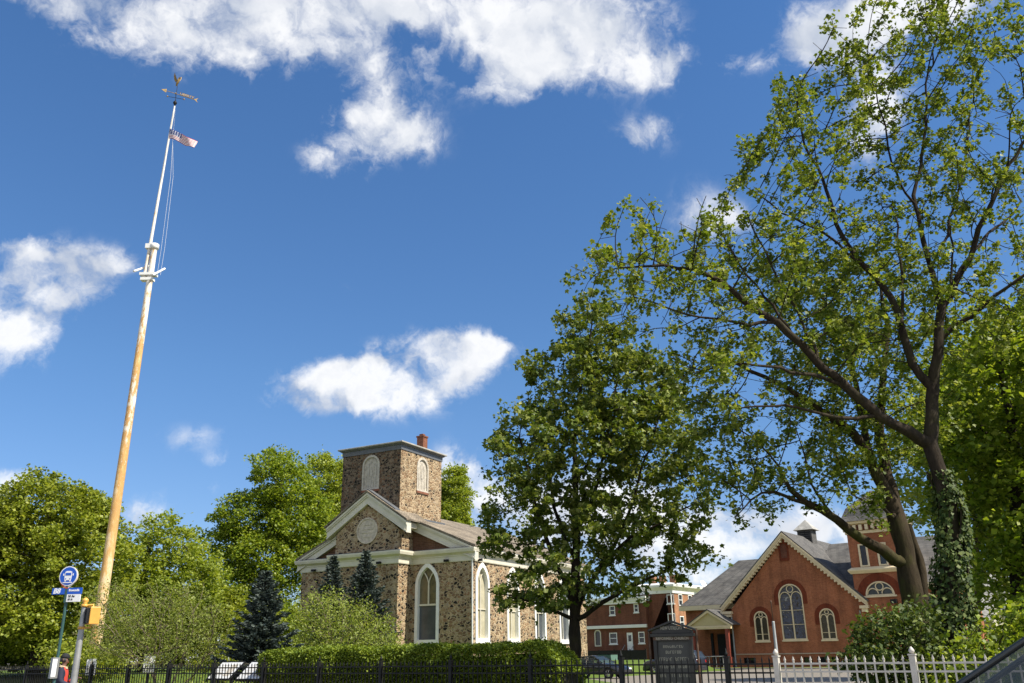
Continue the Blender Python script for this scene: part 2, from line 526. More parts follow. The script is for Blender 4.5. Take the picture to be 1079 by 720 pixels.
class MB:
    """Collects vertices and faces for ONE mesh object; faces remember a material slot."""

    def __init__(s):
        s.v, s.f, s.m, s.slot, s.sm = [], [], [], 0, []

    def add(s, vs, fs, smooth=False):
        o = len(s.v)
        s.v += [tuple(v) for v in vs]
        for f in fs:
            s.f.append(tuple(i + o for i in f)); s.m.append(s.slot); s.sm.append(smooth)
        return s

    def box(s, x0, x1, y0, y1, z0, z1):
        return s.add([(x0, y0, z0), (x1, y0, z0), (x1, y1, z0), (x0, y1, z0), (x0, y0, z1), (x1, y0, z1), (x1, y1, z1), (x0, y1, z1)],
                     [(0, 3, 2, 1), (4, 5, 6, 7), (0, 1, 5, 4), (1, 2, 6, 5), (2, 3, 7, 6), (3, 0, 4, 7)])

    def prism_y(s, poly, y0, y1):
        """polygon [(x, z)] (counter-clockwise seen from -y) swept along y"""
        n = len(poly)
        vs = [(x, y0, z) for x, z in poly] + [(x, y1, z) for x, z in poly]
        tris = tessellate_polygon([[Vector((x, z, 0)) for x, z in poly]])
        fs = [tuple(t) for t in tris] + [tuple(i + n for i in reversed(t)) for t in tris]
        fs += [(i, i + n, (i + 1) % n + n, (i + 1) % n) for i in range(n)]
        return s.add(vs, fs)

    def prism_x(s, poly, x0, x1):
        n = len(poly)
        vs = [(x0, y, z) for y, z in poly] + [(x1, y, z) for y, z in poly]
        tris = tessellate_polygon([[Vector((y, z, 0)) for y, z in poly]])
        fs = [tuple(reversed(t)) for t in tris] + [tuple(i + n for i in t) for t in tris]
        fs += [(i, (i + 1) % n, (i + 1) % n + n, i + n) for i in range(n)]
        return s.add(vs, fs)

    def prism_z(s, poly, z0, z1):
        n = len(poly)
        vs = [(x, y, z0) for x, y in poly] + [(x, y, z1) for x, y in poly]
        tris = tessellate_polygon([[Vector((x, y, 0)) for x, y in poly]])
        fs = [tuple(reversed(t)) for t in tris] + [tuple(i + n for i in t) for t in tris]
        fs += [(i, (i + 1) % n, (i + 1) % n + n, i + n) for i in range(n)]
        return s.add(vs, fs)

    def tube(s, pts, radii, k=8, caps=True, smooth=True):
        pts = [Vector(p) for p in pts]
        if not hasattr(radii, '__len__'):
            radii = [radii] * len(pts)
        vs, fs, up = [], [], None
        for i, p in enumerate(pts):
            d = (pts[min(i + 1, len(pts) - 1)] - pts[max(i - 1, 0)])
            d = d.normalized() if d.length > 1e-9 else Vector((0, 0, 1))
            if up is None:
                up = Vector((0, 1, 0)) if abs(d.y) < .9 else Vector((1, 0, 0))
            a = (up - d * up.dot(d)).normalized()
            up = a
            b = d.cross(a)
            for j in range(k):
                an = 2 * math.pi * j / k
                vs.append(p + (a * math.cos(an) + b * math.sin(an)) * radii[i])
        for i in range(len(pts) - 1):
            for j in range(k):
                fs.append((i * k + j, i * k + (j + 1) % k, (i + 1) * k + (j + 1) % k, (i + 1) * k + j))
        s.add(vs, fs, smooth)
        if caps:
            n = len(pts)
            s.add([vs[j] for j in range(k)], [tuple(reversed(range(k)))])
            s.add([vs[(n - 1) * k + j] for j in range(k)], [tuple(range(k))])
        return s

    def lathe(s, prof, cx=0, cy=0, k=16, smooth=True):
        """profile [(r, z)] turned about a vertical axis"""
        return s.tube_prof([(cx, cy, z) for r, z in prof], [r for r, z in prof], k, smooth)

    def tube_prof(s, pts, rr, k, smooth):
        vs, fs = [], []
        for p, r in zip(pts, rr):
            for j in range(k):
                an = 2 * math.pi * j / k
                vs.append((p[0] + r * math.cos(an), p[1] + r * math.sin(an), p[2]))
        n = len(pts)
        for i in range(n - 1):
            for j in range(k):
                fs.append((i * k + j, i * k + (j + 1) % k, (i + 1) * k + (j + 1) % k, (i + 1) * k + j))
        fs.append(tuple(reversed(range(k))))
        fs.append(tuple((n - 1) * k + j for j in range(k)))
        return s.add(vs, fs, smooth)

    def sheet(s, outer, holes, y, reveal=0.0, flip=False):
        """wall face in the xz plane at y with window openings; reveal goes back (+y)"""
        loops = [outer] + holes
        flat = [p for l in loops for p in l]
        tris = tessellate_polygon([[Vector((x, z, 0)) for x, z in l] for l in loops])
        s.add([(x, y, z) for x, z in flat], [tuple(t) for t in tris])
        if reveal:
            for l in holes:
                n = len(l)
                s.add([(x, y, z) for x, z in l] + [(x, y + reveal, z) for x, z in l], [(i, (i + 1) % n, (i + 1) % n + n, i + n) for i in range(n)])
        return s

    def ring(s, outer, inner, y0, y1):
        """frame between two outlines of equal length (xz), from y0 (front) to y1"""
        n = len(outer)
        vs = [(x, y0, z) for x, z in outer] + [(x, y0, z) for x, z in inner] + [(x, y1, z) for x, z in outer] + [(x, y1, z) for x, z in inner]
        fs = []
        for i in range(n):
            j = (i + 1) % n
            fs += [(i, j, n + j, n + i), (2 * n + i, 3 * n + i, 3 * n + j, 2 * n + j), (i, 2 * n + i, 2 * n + j, j), (n + i, n + j, 3 * n + j, 3 * n + i)]
        return s.add(vs, fs)

    def build(s, name, mats, parent=None, loc=None, rot=None, mat4=None, bevel=0, recalc=True):
        me = bpy.data.meshes.new(name)
        vs = s.v
        if mat4 is not None:
            vs = [tuple(mat4 @ Vector(v)) for v in vs]
        me.from_pydata(vs, [], s.f)
        if not isinstance(mats, (list, tuple)):
            mats = [mats]
        for m in mats:
            me.materials.append(m)
        me.polygons.foreach_set('material_index', [min(i, len(mats) - 1) for i in s.m])
        me.polygons.foreach_set('use_smooth', s.sm)
        if recalc:
            bm = bmesh.new()
            bm.from_mesh(me)
            bmesh.ops.recalc_face_normals(bm, faces=bm.faces)
            bm.to_mesh(me)
            bm.free()
        me.update()
        o = bpy.data.objects.new(name, me)
        COL.objects.link(o)
        if parent is not None:
            o.parent = parent
        if loc is not None:
            o.location = loc
        if rot is not None:
            o.rotation_euler = rot
        if bevel:
            b = o.modifiers.new('bevel', 'BEVEL')
            b.width, b.segments, b.limit_method = bevel, 2, 'ANGLE'
        return o


def fast_mesh(name, V, Q, mat, parent=None, mat_idx=None):
    """numpy arrays -> quad mesh"""
    me = bpy.data.meshes.new(name)
    V = np.ascontiguousarray(V, dtype=np.float32)
    Q = np.ascontiguousarray(Q, dtype=np.int32)
    k = Q.shape[1]
    me.vertices.add(len(V)); me.vertices.foreach_set('co', V.ravel())
    me.loops.add(Q.size); me.loops.foreach_set('vertex_index', Q.ravel())
    me.polygons.add(len(Q))
    me.polygons.foreach_set('loop_start', np.arange(0, Q.size, k, dtype=np.int32))
    try:
        me.polygons.foreach_set('loop_total', np.full(len(Q), k, dtype=np.int32))
    except Exception:
        pass
    mats = mat if isinstance(mat, (list, tuple)) else [mat]
    for m in mats:
        me.materials.append(m)
    if mat_idx is not None:
        me.polygons.foreach_set('material_index', np.ascontiguousarray(mat_idx, dtype=np.int32))
    me.update(calc_edges=True)
    me.validate()
    o = bpy.data.objects.new(name, me)
    COL.objects.link(o)
    if parent is not None:
        o.parent = parent
    return o


def gothic(cx, w, z0, zs, za, n=7):
    """pointed-arch outline, counter-clockwise from bottom left"""
    a, h = w / 2, za - zs
    R = (a * a + h * h) / (2 * a)
    t1 = math.asin(min(1, h / R))
    right = [(cx + a - R + R * math.cos(t1 * i / n), zs + R * math.sin(t1 * i / n)) for i in range(n + 1)]
    left = [(2 * cx - x, z) for x, z in reversed(right[:-1])]
    return [(cx - a, z0), (cx + a, z0)] + right + left


def rounded(cx, w, z0, zs, n=12):
    a = w / 2
    return [(cx - a, z0), (cx + a, z0)] + [(cx + a * math.cos(math.pi * i / n), zs + a * math.sin(math.pi * i / n)) for i in range(n + 1)]


def rect(x0, x1, z0, z1):
    return [(x0, z0), (x1, z0), (x1, z1), (x0, z1)]


def fill(poly, y, mb=None):
    mb = mb or MB()
    tris = tessellate_polygon([[Vector((x, z, 0)) for x, z in poly]])
    return mb.add([(x, y, z) for x, z in poly], [tuple(t) for t in tris])


def lettering(txt, size, mat, parent, loc, rot=(math.pi / 2, 0, 0), width=None, bold=.0, name='lettering', align='CENTER', shear=0):
    cu = bpy.data.curves.new(name, 'FONT')
    cu.body, cu.size, cu.align_x, cu.align_y = txt, size, align, 'CENTER'
    cu.extrude, cu.offset, cu.shear, cu.resolution_u = .002, bold, shear, 3
    tmp = bpy.data.objects.new(name + '_source', cu)
    COL.objects.link(tmp)
    dg = bpy.context.evaluated_depsgraph_get()
    me = bpy.data.meshes.new_from_object(tmp.evaluated_get(dg))
    bpy.data.objects.remove(tmp)
    bpy.data.curves.remove(cu)
    if width:
        xs = [v.co.x for v in me.vertices]
        k = width / max(1e-6, max(xs) - min(xs))
        for v in me.vertices:
            v.co.x *= k
    me.materials.clear()
    me.materials.append(mat)
    o = bpy.data.objects.new(name, me)
    COL.objects.link(o)
    o.parent, o.location, o.rotation_euler = parent, loc, rot
    return o
# ------------------------------------------------------------------ plants


def smooth_line(pts, step):
    """Catmull-Rom through [(x,y,z,r)] resampled about every `step` metres"""
    P = [np.array(p, float) for p in pts]
    P = [2 * P[0] - P[1]] + P + [2 * P[-1] - P[-2]]
    outp = [P[1]]
    for i in range(1, len(P) - 2):
        a, b, c, d = P[i - 1], P[i], P[i + 1], P[i + 2]
        n = max(1, int(np.linalg.norm((c - b)[:3]) / step))
        for j in range(1, n + 1):
            t = j / n
            q = .5 * ((2 * b) + (c - a) * t + (2 * a - 5 * b + 4 * c - d) * t * t + (3 * b - a - 3 * c + d) * t ** 3)
            q[3] = b[3] + (c[3] - b[3]) * t
            outp.append(q)
    return outp


class Skeleton:
    def __init__(s, seed):
        s.rng = np.random.default_rng(seed)
        s.p, s.par, s.r = [], [], []

    def limb(s, pts, step=.35, wob=.03, start=None):
        """pts [(Vector, radius)]; joined to the nearest existing node unless it is the first"""
        line = smooth_line([(*p, r) for p, r in pts], step)
        if s.p:
            A = np.array(s.p)
            i = int(np.argmin(((A - line[0][:3]) ** 2).sum(1)))
            par = i
        else:
            par = -1
        off = np.zeros(3)
        for k, q in enumerate(line):
            if k == 0 and par >= 0 and np.linalg.norm(np.array(s.p[par]) - q[:3]) < step * .6:
                continue
            off = off * .7 + s.rng.normal(0, wob, 3) * (1 if k else 0)
            s.p.append(tuple(q[:3] + off)); s.par.append(par); s.r.append(max(.004, q[3]))
            par = len(s.p) - 1

    def grow(s, attr, step=.35, di=3.0, dk=.5, iters=120, up=.05, jitter=.25, maxn=9000, free_from=0):
        """space colonisation towards the attraction points"""
        pos = [np.array(p) for p in s.p]
        alive = np.ones(len(attr), bool)
        A = np.array(attr)
        P = np.array(pos[free_from:])
        best = np.full(len(A), 1e9); bi = np.zeros(len(A), int)
        for st in range(0, len(P), 64):
            d = np.linalg.norm(A[:, None] - P[None, st:st + 64], axis=2)
            m = d.argmin(1); dm = d[np.arange(len(A)), m]
            w = dm < best
            best[w] = dm[w]; bi[w] = m[w] + st + free_from
        alive &= best > dk
        seen = {}
        for it in range(iters):
            sel = np.where(alive & (best < di))[0]
            if len(sel) == 0:
                di *= 1.6
                if not alive.any() or di > 40:
                    break
                continue
            acc = {}
            src = np.array([s.p[i] for i in bi[sel]])
            dv = A[sel] - src
            dv /= np.linalg.norm(dv, axis=1)[:, None] + 1e-9
            for i, v in zip(bi[sel], dv):
                if i in acc:
                    acc[i] += v
                else:
                    acc[i] = v.copy()
            new = []
            for i, v in acc.items():
                v = v / (np.linalg.norm(v) + 1e-9) + s.rng.normal(0, jitter, 3)
                v[2] += up
                v /= np.linalg.norm(v) + 1e-9
                c = seen.get(i, 0)
                if c >= 4:
                    continue
                seen[i] = c + 1
                q = np.array(s.p[i]) + v * step
                s.p.append(tuple(q)); s.par.append(int(i)); s.r.append(0)
                new.append(len(s.p) - 1)
            if not new or len(s.p) > maxn:
                break
            NP = np.array([s.p[i] for i in new])
            for st in range(0, len(NP), 128):
                d = np.linalg.norm(A[:, None] - NP[None, st:st + 128], axis=2)
                m = d.argmin(1); dm = d[np.arange(len(A)), m]
                w = dm < best
                best[w] = dm[w]
                bi[w] = np.array(new)[m[w] + st]
            alive &= best > dk

    def relax(s, times=3):
        """takes the zigzag out of the grown twigs"""
        P = np.array(s.p)
        par = np.array(s.par)
        first = np.full(len(P), -1)
        for i in range(len(P) - 1, -1, -1):
            if par[i] >= 0:
                first[par[i]] = i
        grown = np.array([r == 0 for r in s.r]) & (first >= 0) & (par >= 0)
        for _ in range(times):
            Q = P.copy()
            Q[grown] = .4 * P[grown] + .3 * P[par[grown]] + .3 * P[first[grown]]
            P = Q
        s.p = [tuple(q) for q in P]

    def radii(s, tip=.007, e=2.25):
        s.relax()
        n = len(s.p)
        acc = np.zeros(n)
        R = np.array(s.r, float)
        kids = np.zeros(n, int)
        for i in range(n - 1, -1, -1):
            r = max(R[i], tip if acc[i] == 0 else acc[i] ** (1 / e))
            R[i] = r if s.r[i] == 0 else s.r[i]
            if s.par[i] >= 0:
                acc[s.par[i]] += min(R[i], r) ** e
                kids[s.par[i]] += 1
        # a child is never thicker than its parent
        for i in range(n):
            if s.par[i] >= 0:
                R[i] = min(R[i], R[s.par[i]] * .97)
        s.R, s.kids = R, kids
        return R

    def mesh(s, name, mat, parent, origin, flare=1.5, rough=.06, min_r=0):
        n = len(s.p)
        P = np.array(s.p) - np.array(origin)
        R = s.R
        ch = [[] for _ in range(n)]
        for i, p in enumerate(s.par):
            if p >= 0:
                ch[p].append(i)
        V, Q = [], []
        starts = [(i, None) for i, p in enumerate(s.par) if p < 0]
        while starts:
            i, frm = starts.pop()
            chain = [frm] if frm is not None else []
            cur = i
            while True:
                chain.append(cur)
                c = ch[cur]
                if not c:
                    break
                c = sorted(c, key=lambda a: -R[a])
                for o in c[1:]:
                    if R[o] >= min_r:
                        starts.append((o, cur))
                if R[c[0]] < min_r:
                    break
                cur = c[0]
            if len(chain) < 2:
                continue
            rr = np.array([R[c] for c in chain])
            if frm is not None:
                rr[0] = min(rr[0], rr[1] * 1.25)
            k = 12 if rr.max() > .12 else 7 if rr.max() > .035 else 4 if rr.max() > .012 else 3
            base = len(V)
            up = None
            for a, c in enumerate(chain):
                d = P[chain[min(a + 1, len(chain) - 1)]] - P[chain[max(a - 1, 0)]]
                d = d / (np.linalg.norm(d) + 1e-9)
                if up is None:
                    up = np.array([0, 1., 0]) if abs(d[1]) < .9 else np.array([1., 0, 0])
                u = up - d * (up @ d); u /= np.linalg.norm(u) + 1e-9
                up = u
                b = np.cross(d, u)
                for j in range(k):
                    an = 2 * math.pi * j / k
                    r = rr[a] * (1 + (s.rng.normal(0, rough) if k >= 7 else 0))
                    V.append(P[c] + (u * math.cos(an) + b * math.sin(an)) * r)
            for a in range(len(chain) - 1):
                for j in range(k):
                    Q.append((base + a * k + j, base + a * k + (j + 1) % k, base + (a + 1) * k + (j + 1) % k, base + (a + 1) * k + j))
        o = fast_mesh(name, np.array(V), np.array(Q), mat, parent)
        o.data.polygons.foreach_set('use_smooth', np.ones(len(Q), bool))
        return o

    def leaf_sites(s, max_r=.02):
        return np.array([i for i in range(len(s.p)) if s.R[i] <= max_r])


def leaves(rng, centres, size, up=.6, droop=0.0, narrow=1.0, vary=.45, outward=None, flat=0.0, lobes=1):
    """one folded kite per leaf, or three joined lobes: (V, Q)"""
    n = len(centres)
    nrm = rng.normal(0, 1, (n, 3))
    nrm[:, 2] = np.abs(nrm[:, 2]) * (1 - flat) + up
    if outward is not None:
        nrm += outward
    nrm /= np.linalg.norm(nrm, axis=1)[:, None]
    d = rng.normal(0, 1, (n, 3)); d[:, 2] -= droop
    d -= nrm * (d * nrm).sum(1)[:, None]
    d /= np.linalg.norm(d, axis=1)[:, None] + 1e-9
    w = np.cross(nrm, d)
    L = size * (1 + rng.uniform(-vary, vary, n))[:, None]
    if lobes == 3:
        base = centres - d * L * .45
        V = np.empty((n, 10, 3))
        V[:, 0] = base
        V[:, 1] = base + d * L * .36 + w * L * .25 + nrm * L * .05
        V[:, 2] = base + d * L * .92 - nrm * L * .10
        V[:, 3] = base + d * L * .36 - w * L * .25 + nrm * L * .05
        for k, sg in ((4, 1), (7, -1)):
            V[:, k] = base - d * L * .02 + sg * w * L * .26 + nrm * L * .04
            V[:, k + 1] = base + d * L * .52 + sg * w * L * .50 + nrm * L * .10
            V[:, k + 2] = base + d * L * .50 + sg * w * L * .18 + nrm * L * .05
        o = np.arange(n)[:, None] * 10
        Q = np.concatenate([o + np.array((0, 1, 2, 3)), o + np.array((0, 4, 5, 6)), o + np.array((0, 9, 8, 7))])
        return V.reshape(-1, 3), Q
    V = np.empty((n, 4, 3))
    V[:, 0] = centres - d * L * .5
    V[:, 1] = centres + w * L * .46 * narrow - d * L * .02 + nrm * L * .13
    V[:, 2] = centres + d * L * .5 - nrm * L * .08
    V[:, 3] = centres - w * L * .46 * narrow - d * L * .02 + nrm * L * .13
    Q = np.arange(n * 4).reshape(n, 4)
    return V.reshape(-1, 3), Q


def clusters(rng, P, n_each, spread, drop=.0):
    k = rng.poisson(n_each, len(P))
    C = np.repeat(P, k, axis=0)
    C = C + rng.normal(0, spread, C.shape)
    C[:, 2] -= np.abs(rng.normal(0, spread * drop, len(C))) if drop else 0
    return C


def blob_points(rng, blobs, n, hollow=0.25):
    """n points in ellipsoids given as (px, py, Y, rx_px, ry_px, depth_m)"""
    vols = np.array([b[3] * b[4] * b[2] ** 2 * b[5] for b in blobs], float)
    k = rng.multinomial(n, vols / vols.sum())
    outp = []
    for b, m in zip(blobs, k):
        c = at(b[0], b[1], b[2])
        ex = at(b[0] + b[3], b[1], b[2]) - c
        ez = at(b[0], b[1] - b[4], b[2]) - c
        v = rng.normal(0, 1, (m, 3)); v /= np.linalg.norm(v, axis=1)[:, None]
        rad = rng.uniform(hollow, 1, m) ** (1 / 2.2)
        v *= rad[:, None]
        # the outline is broken by lumps
        v *= (1 + .16 * np.sin(v[:, :1] * 7 + b[0]) * np.cos(v[:, 2:] * 6 + b[1]) + rng.normal(0, .07, (m, 1)))
        outp.append(np.array(c) + v[:, :1] * np.array(ex) + v[:, 2:] * np.array(ez) + v[:, 1:2] * np.array((0, b[5], 0)))
    return np.concatenate(outp)


def tree(label, limbs, blobs, leaf_mat, bark, seed, n_attr=1500, leaf=.13, per=6, spread=.14, step=.35, dk=.55, di=2.5, leaf_r=.02, up_leaf=.6, droop=.4,
         group=None, name='broadleaf_tree', cat='tree', rmul=1.0, jitter=.25, extra=0, maxn=9000, narrow=1.0, min_r=0, tip=.007, sub=1.0, clumps=None, lobes=1, up_grow=.05):
    """limbs: lists of (px, py, Y, radius) traced limbs in joining order; first starts at the ground"""
    sk = Skeleton(seed)
    base = None
    for L in limbs:
        pts = [(at(px, py, Y), r * rmul) for px, py, Y, r in L]
        if base is None:
            base = Vector((pts[0][0].x, pts[0][0].y, max(0, min(pts[0][0].z, 1.2))))
            r0_ = pts[0][1]
        sk.limb(pts, step)
    A = blob_points(sk.rng, blobs, n_attr)
    sk.grow(A, step=step, di=di, dk=dk, jitter=jitter, maxn=maxn, free_from=0, up=up_grow)
    sk.radii(tip)
    root = thing(name, label, cat, base, 0, group)
    sk.mesh('trunk', bark, root, base, min_r=min_r)
    ids = sk.leaf_sites(leaf_r)
    if sub < 1:
        ids = ids[sk.rng.random(len(ids)) < sub]
    P = np.array(sk.p)[ids] - np.array(base)
    C = clusters(sk.rng, P, per, spread, .5)
    if extra:
        X = blob_points(sk.rng, blobs, extra) - np.array(base)
        C = np.concatenate([C, X])
    if clumps:
        k_, m_, sg_ = clumps
        cc0 = blob_points(sk.rng, blobs, k_, .35) - np.array(base)
        kk = sk.rng.poisson(m_, len(cc0))
        X = np.repeat(cc0, kk, axis=0)
        g_ = sk.rng.normal(0, 1, X.shape)
        g_ /= np.linalg.norm(g_, axis=1)[:, None]
        rad_ = np.repeat(sk.rng.uniform(.6, 1.3, len(cc0)), kk)[:, None] * sk.rng.uniform(.1, 1, (len(X), 1)) ** .5
        X = X + g_ * rad_ * sg_ * np.array((1, 1, .62))
        C = np.concatenate([C, X])
    V, Q = leaves(sk.rng, C, leaf, up=up_leaf, droop=droop, narrow=narrow, lobes=lobes)
    fast_mesh('crown', V, Q, leaf_mat, root)
    print('TREE', label[:40], len(sk.p), len(C))
    return root, sk, len(C)


def spruce(label, px, py_top, Y, half_px, z0, seed, group):
    rng = np.random.default_rng(seed)
    top = at(px, py_top, Y)
    half = (at(px + half_px, 690, Y) - at(px, 690, Y)).length
    root = thing('spruce_tree', label, 'tree', (top.x, top.y, z0), 0, group)
    H = top.z - z0
    MB().tube([(0, 0, 0), (0.02, 0, H * .5), (0, 0, H)], [.13, .07, .012], 8).build('trunk', M['bark'], root)
    bv, pts, dirs = MB(), [], []
    z = .25
    while z < H - .12:
        f = 1 - z / H
        Lb = half * (f ** .95) * 1.25 + .05
        nb = int(6 + 7 * f)
        a0 = rng.uniform(0, 6.28)
        for j in range(nb):
            a = a0 + 6.283 * j / nb + rng.normal(0, .15)
            L = Lb * rng.uniform(.72, 1.12)
            el = .55 - 0.75 * f + rng.normal(0, .08)
            d = np.array([math.cos(a), math.sin(a), 0])
            st = max(3, int(L / .09))
            prev = (0, 0, z)
            line = []
            for s_ in range(1, st + 1):
                t = s_ / st
                p = d * L * t + np.array([0, 0, z + L * (math.sin(el) * t + .22 * t * t)])
                line.append(p)
                wdt = (1 - t) * .40 * L + .07
                for q in range(int(7 + 12 * (1 - t) * min(1, L))):
                    sd = rng.uniform(-1, 1) * wdt
                    side = np.array([-d[1], d[0], 0])
                    pts.append(p + side * sd - d * abs(sd) * .35 + rng.normal(0, .025, 3) - np.array([0, 0, abs(sd) * .12]))
                    dirs.append(d + side * np.sign(sd) * .75 + np.array([0, 0, rng.normal(.05, .25)]))
            bv.tube([(0, 0, z), *[tuple(l) for l in line[::2]]], [.018] + [.012] * len(line[::2]), 3, caps=False)
        z += .17 + .10 * f
    bv.build('branch', M['bark'], root, recalc=False)
    # needle sprays: narrow crossed blades
    P, Dr = np.array(pts), np.array(dirs)
    Dr /= np.linalg.norm(Dr, axis=1)[:, None]
    n = len(P)
    L = rng.uniform(.11, .20, n)[:, None]
    Vs = []
    for k in range(2):
        w = np.cross(Dr, rng.normal(0, 1, (n, 3)))
        w /= np.linalg.norm(w, axis=1)[:, None] + 1e-9
        V = np.empty((n, 4, 3))
        V[:, 0] = P - Dr * L * .4; V[:, 1] = P + w * L * .22; V[:, 2] = P + Dr * L * .7; V[:, 3] = P - w * L * .22
        Vs.append(V.reshape(-1, 3))
    V = np.concatenate(Vs)
    fast_mesh('crown', V, np.arange(len(V)).reshape(-1, 4), M['needle'], root)
    return root


def shrub(label, blobs, mat, bark, seed, n_stem=500, leaf=.09, per=7, spread=.12, base=None, group=None, name='shrub', leaf_r=.02, step=.22, dk=.3, narrow=.7, extra=0, droop=.3, tip=.006, cat='shrub'):
    rng = np.random.default_rng(seed)
    b0 = base
    sk = Skeleton(seed)
    for k in range(5):
        a = k * 1.257 + rng.uniform(0, .5)
        o = Vector((math.cos(a) * .15, math.sin(a) * .15, 0))
        sk.limb([(b0 + o * .4, .05), (b0 + o + Vector((0, 0, .35)), .035)], .2, .02)
    A = blob_points(sk.rng, blobs, n_stem, .1)
    A = A[A[:, 2] > b0.z + .1]
    sk.grow(A, step=step, di=1.6, dk=dk, jitter=.3, maxn=6000)
    sk.radii(tip)
    root = thing(name, label, cat, b0, 0, group)
    sk.mesh('stem', bark, root, b0)
    P = np.array(sk.p)[sk.leaf_sites(leaf_r)] - np.array(b0)
    C = clusters(sk.rng, P, per, spread, .3)
    if extra:
        X = blob_points(sk.rng, blobs, extra) - np.array(b0)
        C = np.concatenate([C, X[X[:, 2] > .05]])
    V, Q = leaves(sk.rng, C, leaf, up=.4, droop=droop, narrow=narrow)
    fast_mesh('foliage', V, Q, mat, root)
    return root


M['leaf_maple'] = leafy('maple_leaf', (.065, .105, .013), (.14, .195, .024), (.33, .36, .10), .38)
M['leaf_right'] = leafy('young_maple_leaf', (.075, .12, .012), (.16, .22, .022), (.33, .36, .085), .44)
M['leaf_bright'] = leafy('bright_spring_leaf', (.11, .155, .014), (.235, .285, .026), (.39, .42, .08), .46)
M['leaf_mid'] = leafy('mid_green_leaf', (.10, .16, .014), (.20, .275, .022), (.35, .40, .06), .46)
M['leaf_fresh'] = leafy('fresh_green_leaf', (.13, .18, .018), (.24, .305, .03), (.38, .42, .08), .46)
M['leaf_pale'] = leafy('pale_olive_leaf', (.13, .17, .03), (.21, .26, .05), (.30, .34, .09), .42)
M['leaf_lime'] = leafy('lime_leaf', (.15, .20, .030), (.24, .30, .050), (.33, .37, .09), .40)
M['leaf_hedge'] = leafy('hedge_leaf', (.07, .12, .01), (.15, .21, .016), (.26, .32, .03), .30, .6)
M['leaf_bush'] = leafy('evergreen_bush_leaf', (0.029, 0.057, 0.009), (0.063, 0.098, 0.014), (0.149, 0.184, 0.040), .25, .6)
M['leaf_ivy'] = leafy('ivy_leaf', (0.025, 0.052, 0.009), (0.057, 0.098, 0.014), (0.149, 0.184, 0.046), .28, .6)
M['needle'] = leafy('blue_spruce_needle', (0.024, 0.042, 0.036), (0.060, 0.085, 0.075), (0.150, 0.180, 0.160), .12, .6)
M['twig_shade'] = plain('hedge_twig_shade', (.03, .028, .014), .95, var=.5, scale=10)  # brown-green twig tone with the hedge's inner shade painted in
# ------------------------------------------------------------------ ground
A_ST = RAD(37)                                   # the street and its fence run at 37 degrees to the picture
E1 = Vector((math.cos(A_ST), -math.sin(A_ST), 0))  # along the street, to the right and nearer
E2 = Vector((math.sin(A_ST), math.cos(A_ST), 0))   # across the street, away from the camera
C_FENCE, C_KERB, C_NEAR = 17.07, 10.3, 2.2


def st(s, c, z=0.0):
    """street coordinates: s along the fence, c across it"""
    return E1 * s + E2 * c + Vector((0, 0, z))


def quad_sheet(name, pts, mat, kind='structure', label=None):
    m = MB()
    m.add(pts, [(0, 1, 2, 3)])
    o = m.build(name, mat)
    tag(o, label, None, None, kind)
    return o


g = MB(); g.box(-900, 900, -300, 1500, -1.0, -.16)
tag(g.build('ground', M['soil']), 'bare ground reaching out under the whole place', kind='structure')
quad_sheet('road', [st(-120, C_NEAR, -.13), st(60, C_NEAR, -.13), st(60, C_KERB, -.13), st(-120, C_KERB, -.13)], M['road'], label='asphalt street in front of the iron fence')


def slab(name, s0, s1, c0, c1, z0, z1, mat, label):
    m = MB()
    v = [st(s0, c0, z0), st(s1, c0, z0), st(s1, c1, z0), st(s0, c1, z0), st(s0, c0, z1), st(s1, c0, z1), st(s1, c1, z1), st(s0, c1, z1)]
    m.add(v, [(0, 3, 2, 1), (4, 5, 6, 7), (0, 1, 5, 4), (1, 2, 6, 5), (2, 3, 7, 6), (3, 0, 4, 7)])
    return tag(m.build(name, mat), label, kind='structure')


slab('pavement', -120, 60, C_KERB + .16, C_FENCE + .1, -.15, 0, M['walk'], 'concrete pavement along the iron fence')
slab('kerb', -120, 60, C_KERB, C_KERB + .157, -.15, .004, M['kerb'], 'concrete kerb of the far pavement')
slab('pavement', -120, 60, -14, C_NEAR - .16, -.15, 0, M['walk'], 'concrete pavement on the near side of the street')
slab('kerb', -120, 60, C_NEAR - .157, C_NEAR, -.15, .004, M['kerb'], 'concrete kerb of the near pavement')


def lawn_z(s, c):
    def sm(v):
        v = min(1, max(0, v))
        return v * v * (3 - 2 * v)
    k = sm((c - C_FENCE - .4) / 9) * sm((-s - 13) / 9)
    far = sm((c - 29) / 6)
    return .012 + .95 * k * (1 - far * (1 - sm((-s - 35) / 4)))


ns, nc = 60, 40
V, Q = [], []
for i in range(ns):
    for j in range(nc):
        s_, c_ = -85 + 100 * i / (ns - 1), C_FENCE + .105 + 60 * (j / (nc - 1)) ** 1.3
        V.append(st(s_, c_, lawn_z(s_, c_)))
for i in range(ns - 1):
    for j in range(nc - 1):
        Q.append((i * nc + j, (i + 1) * nc + j, (i + 1) * nc + j + 1, i * nc + j + 1))
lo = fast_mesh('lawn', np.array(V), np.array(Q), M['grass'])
tag(lo, 'grass lawn rising gently behind the iron fence to the stone church', kind='structure')
BC = Vector((20.66, 89, 0))                      # near left corner of the brick church
bs, bc = BC.dot(E1), BC.dot(E2)
quad_sheet('lot', [st(-34, 34, .024), st(70, 34, .024), st(70, bc - 3.5, .024), st(-34, bc - 3.5, .024)], M['lot'], label='sun bleached asphalt behind the fence in front of the brick church')
slab('kerb', -90, 70, bc - 3.5, bc - 3.2, -.1, .14, M['kerb'], 'pale kerb along the grass verge of the brick church')
slab('verge', -90, 70, bc - 3.197, bc + 60, -.1, .16, M['verge'], 'grass verge in front of the brick church')

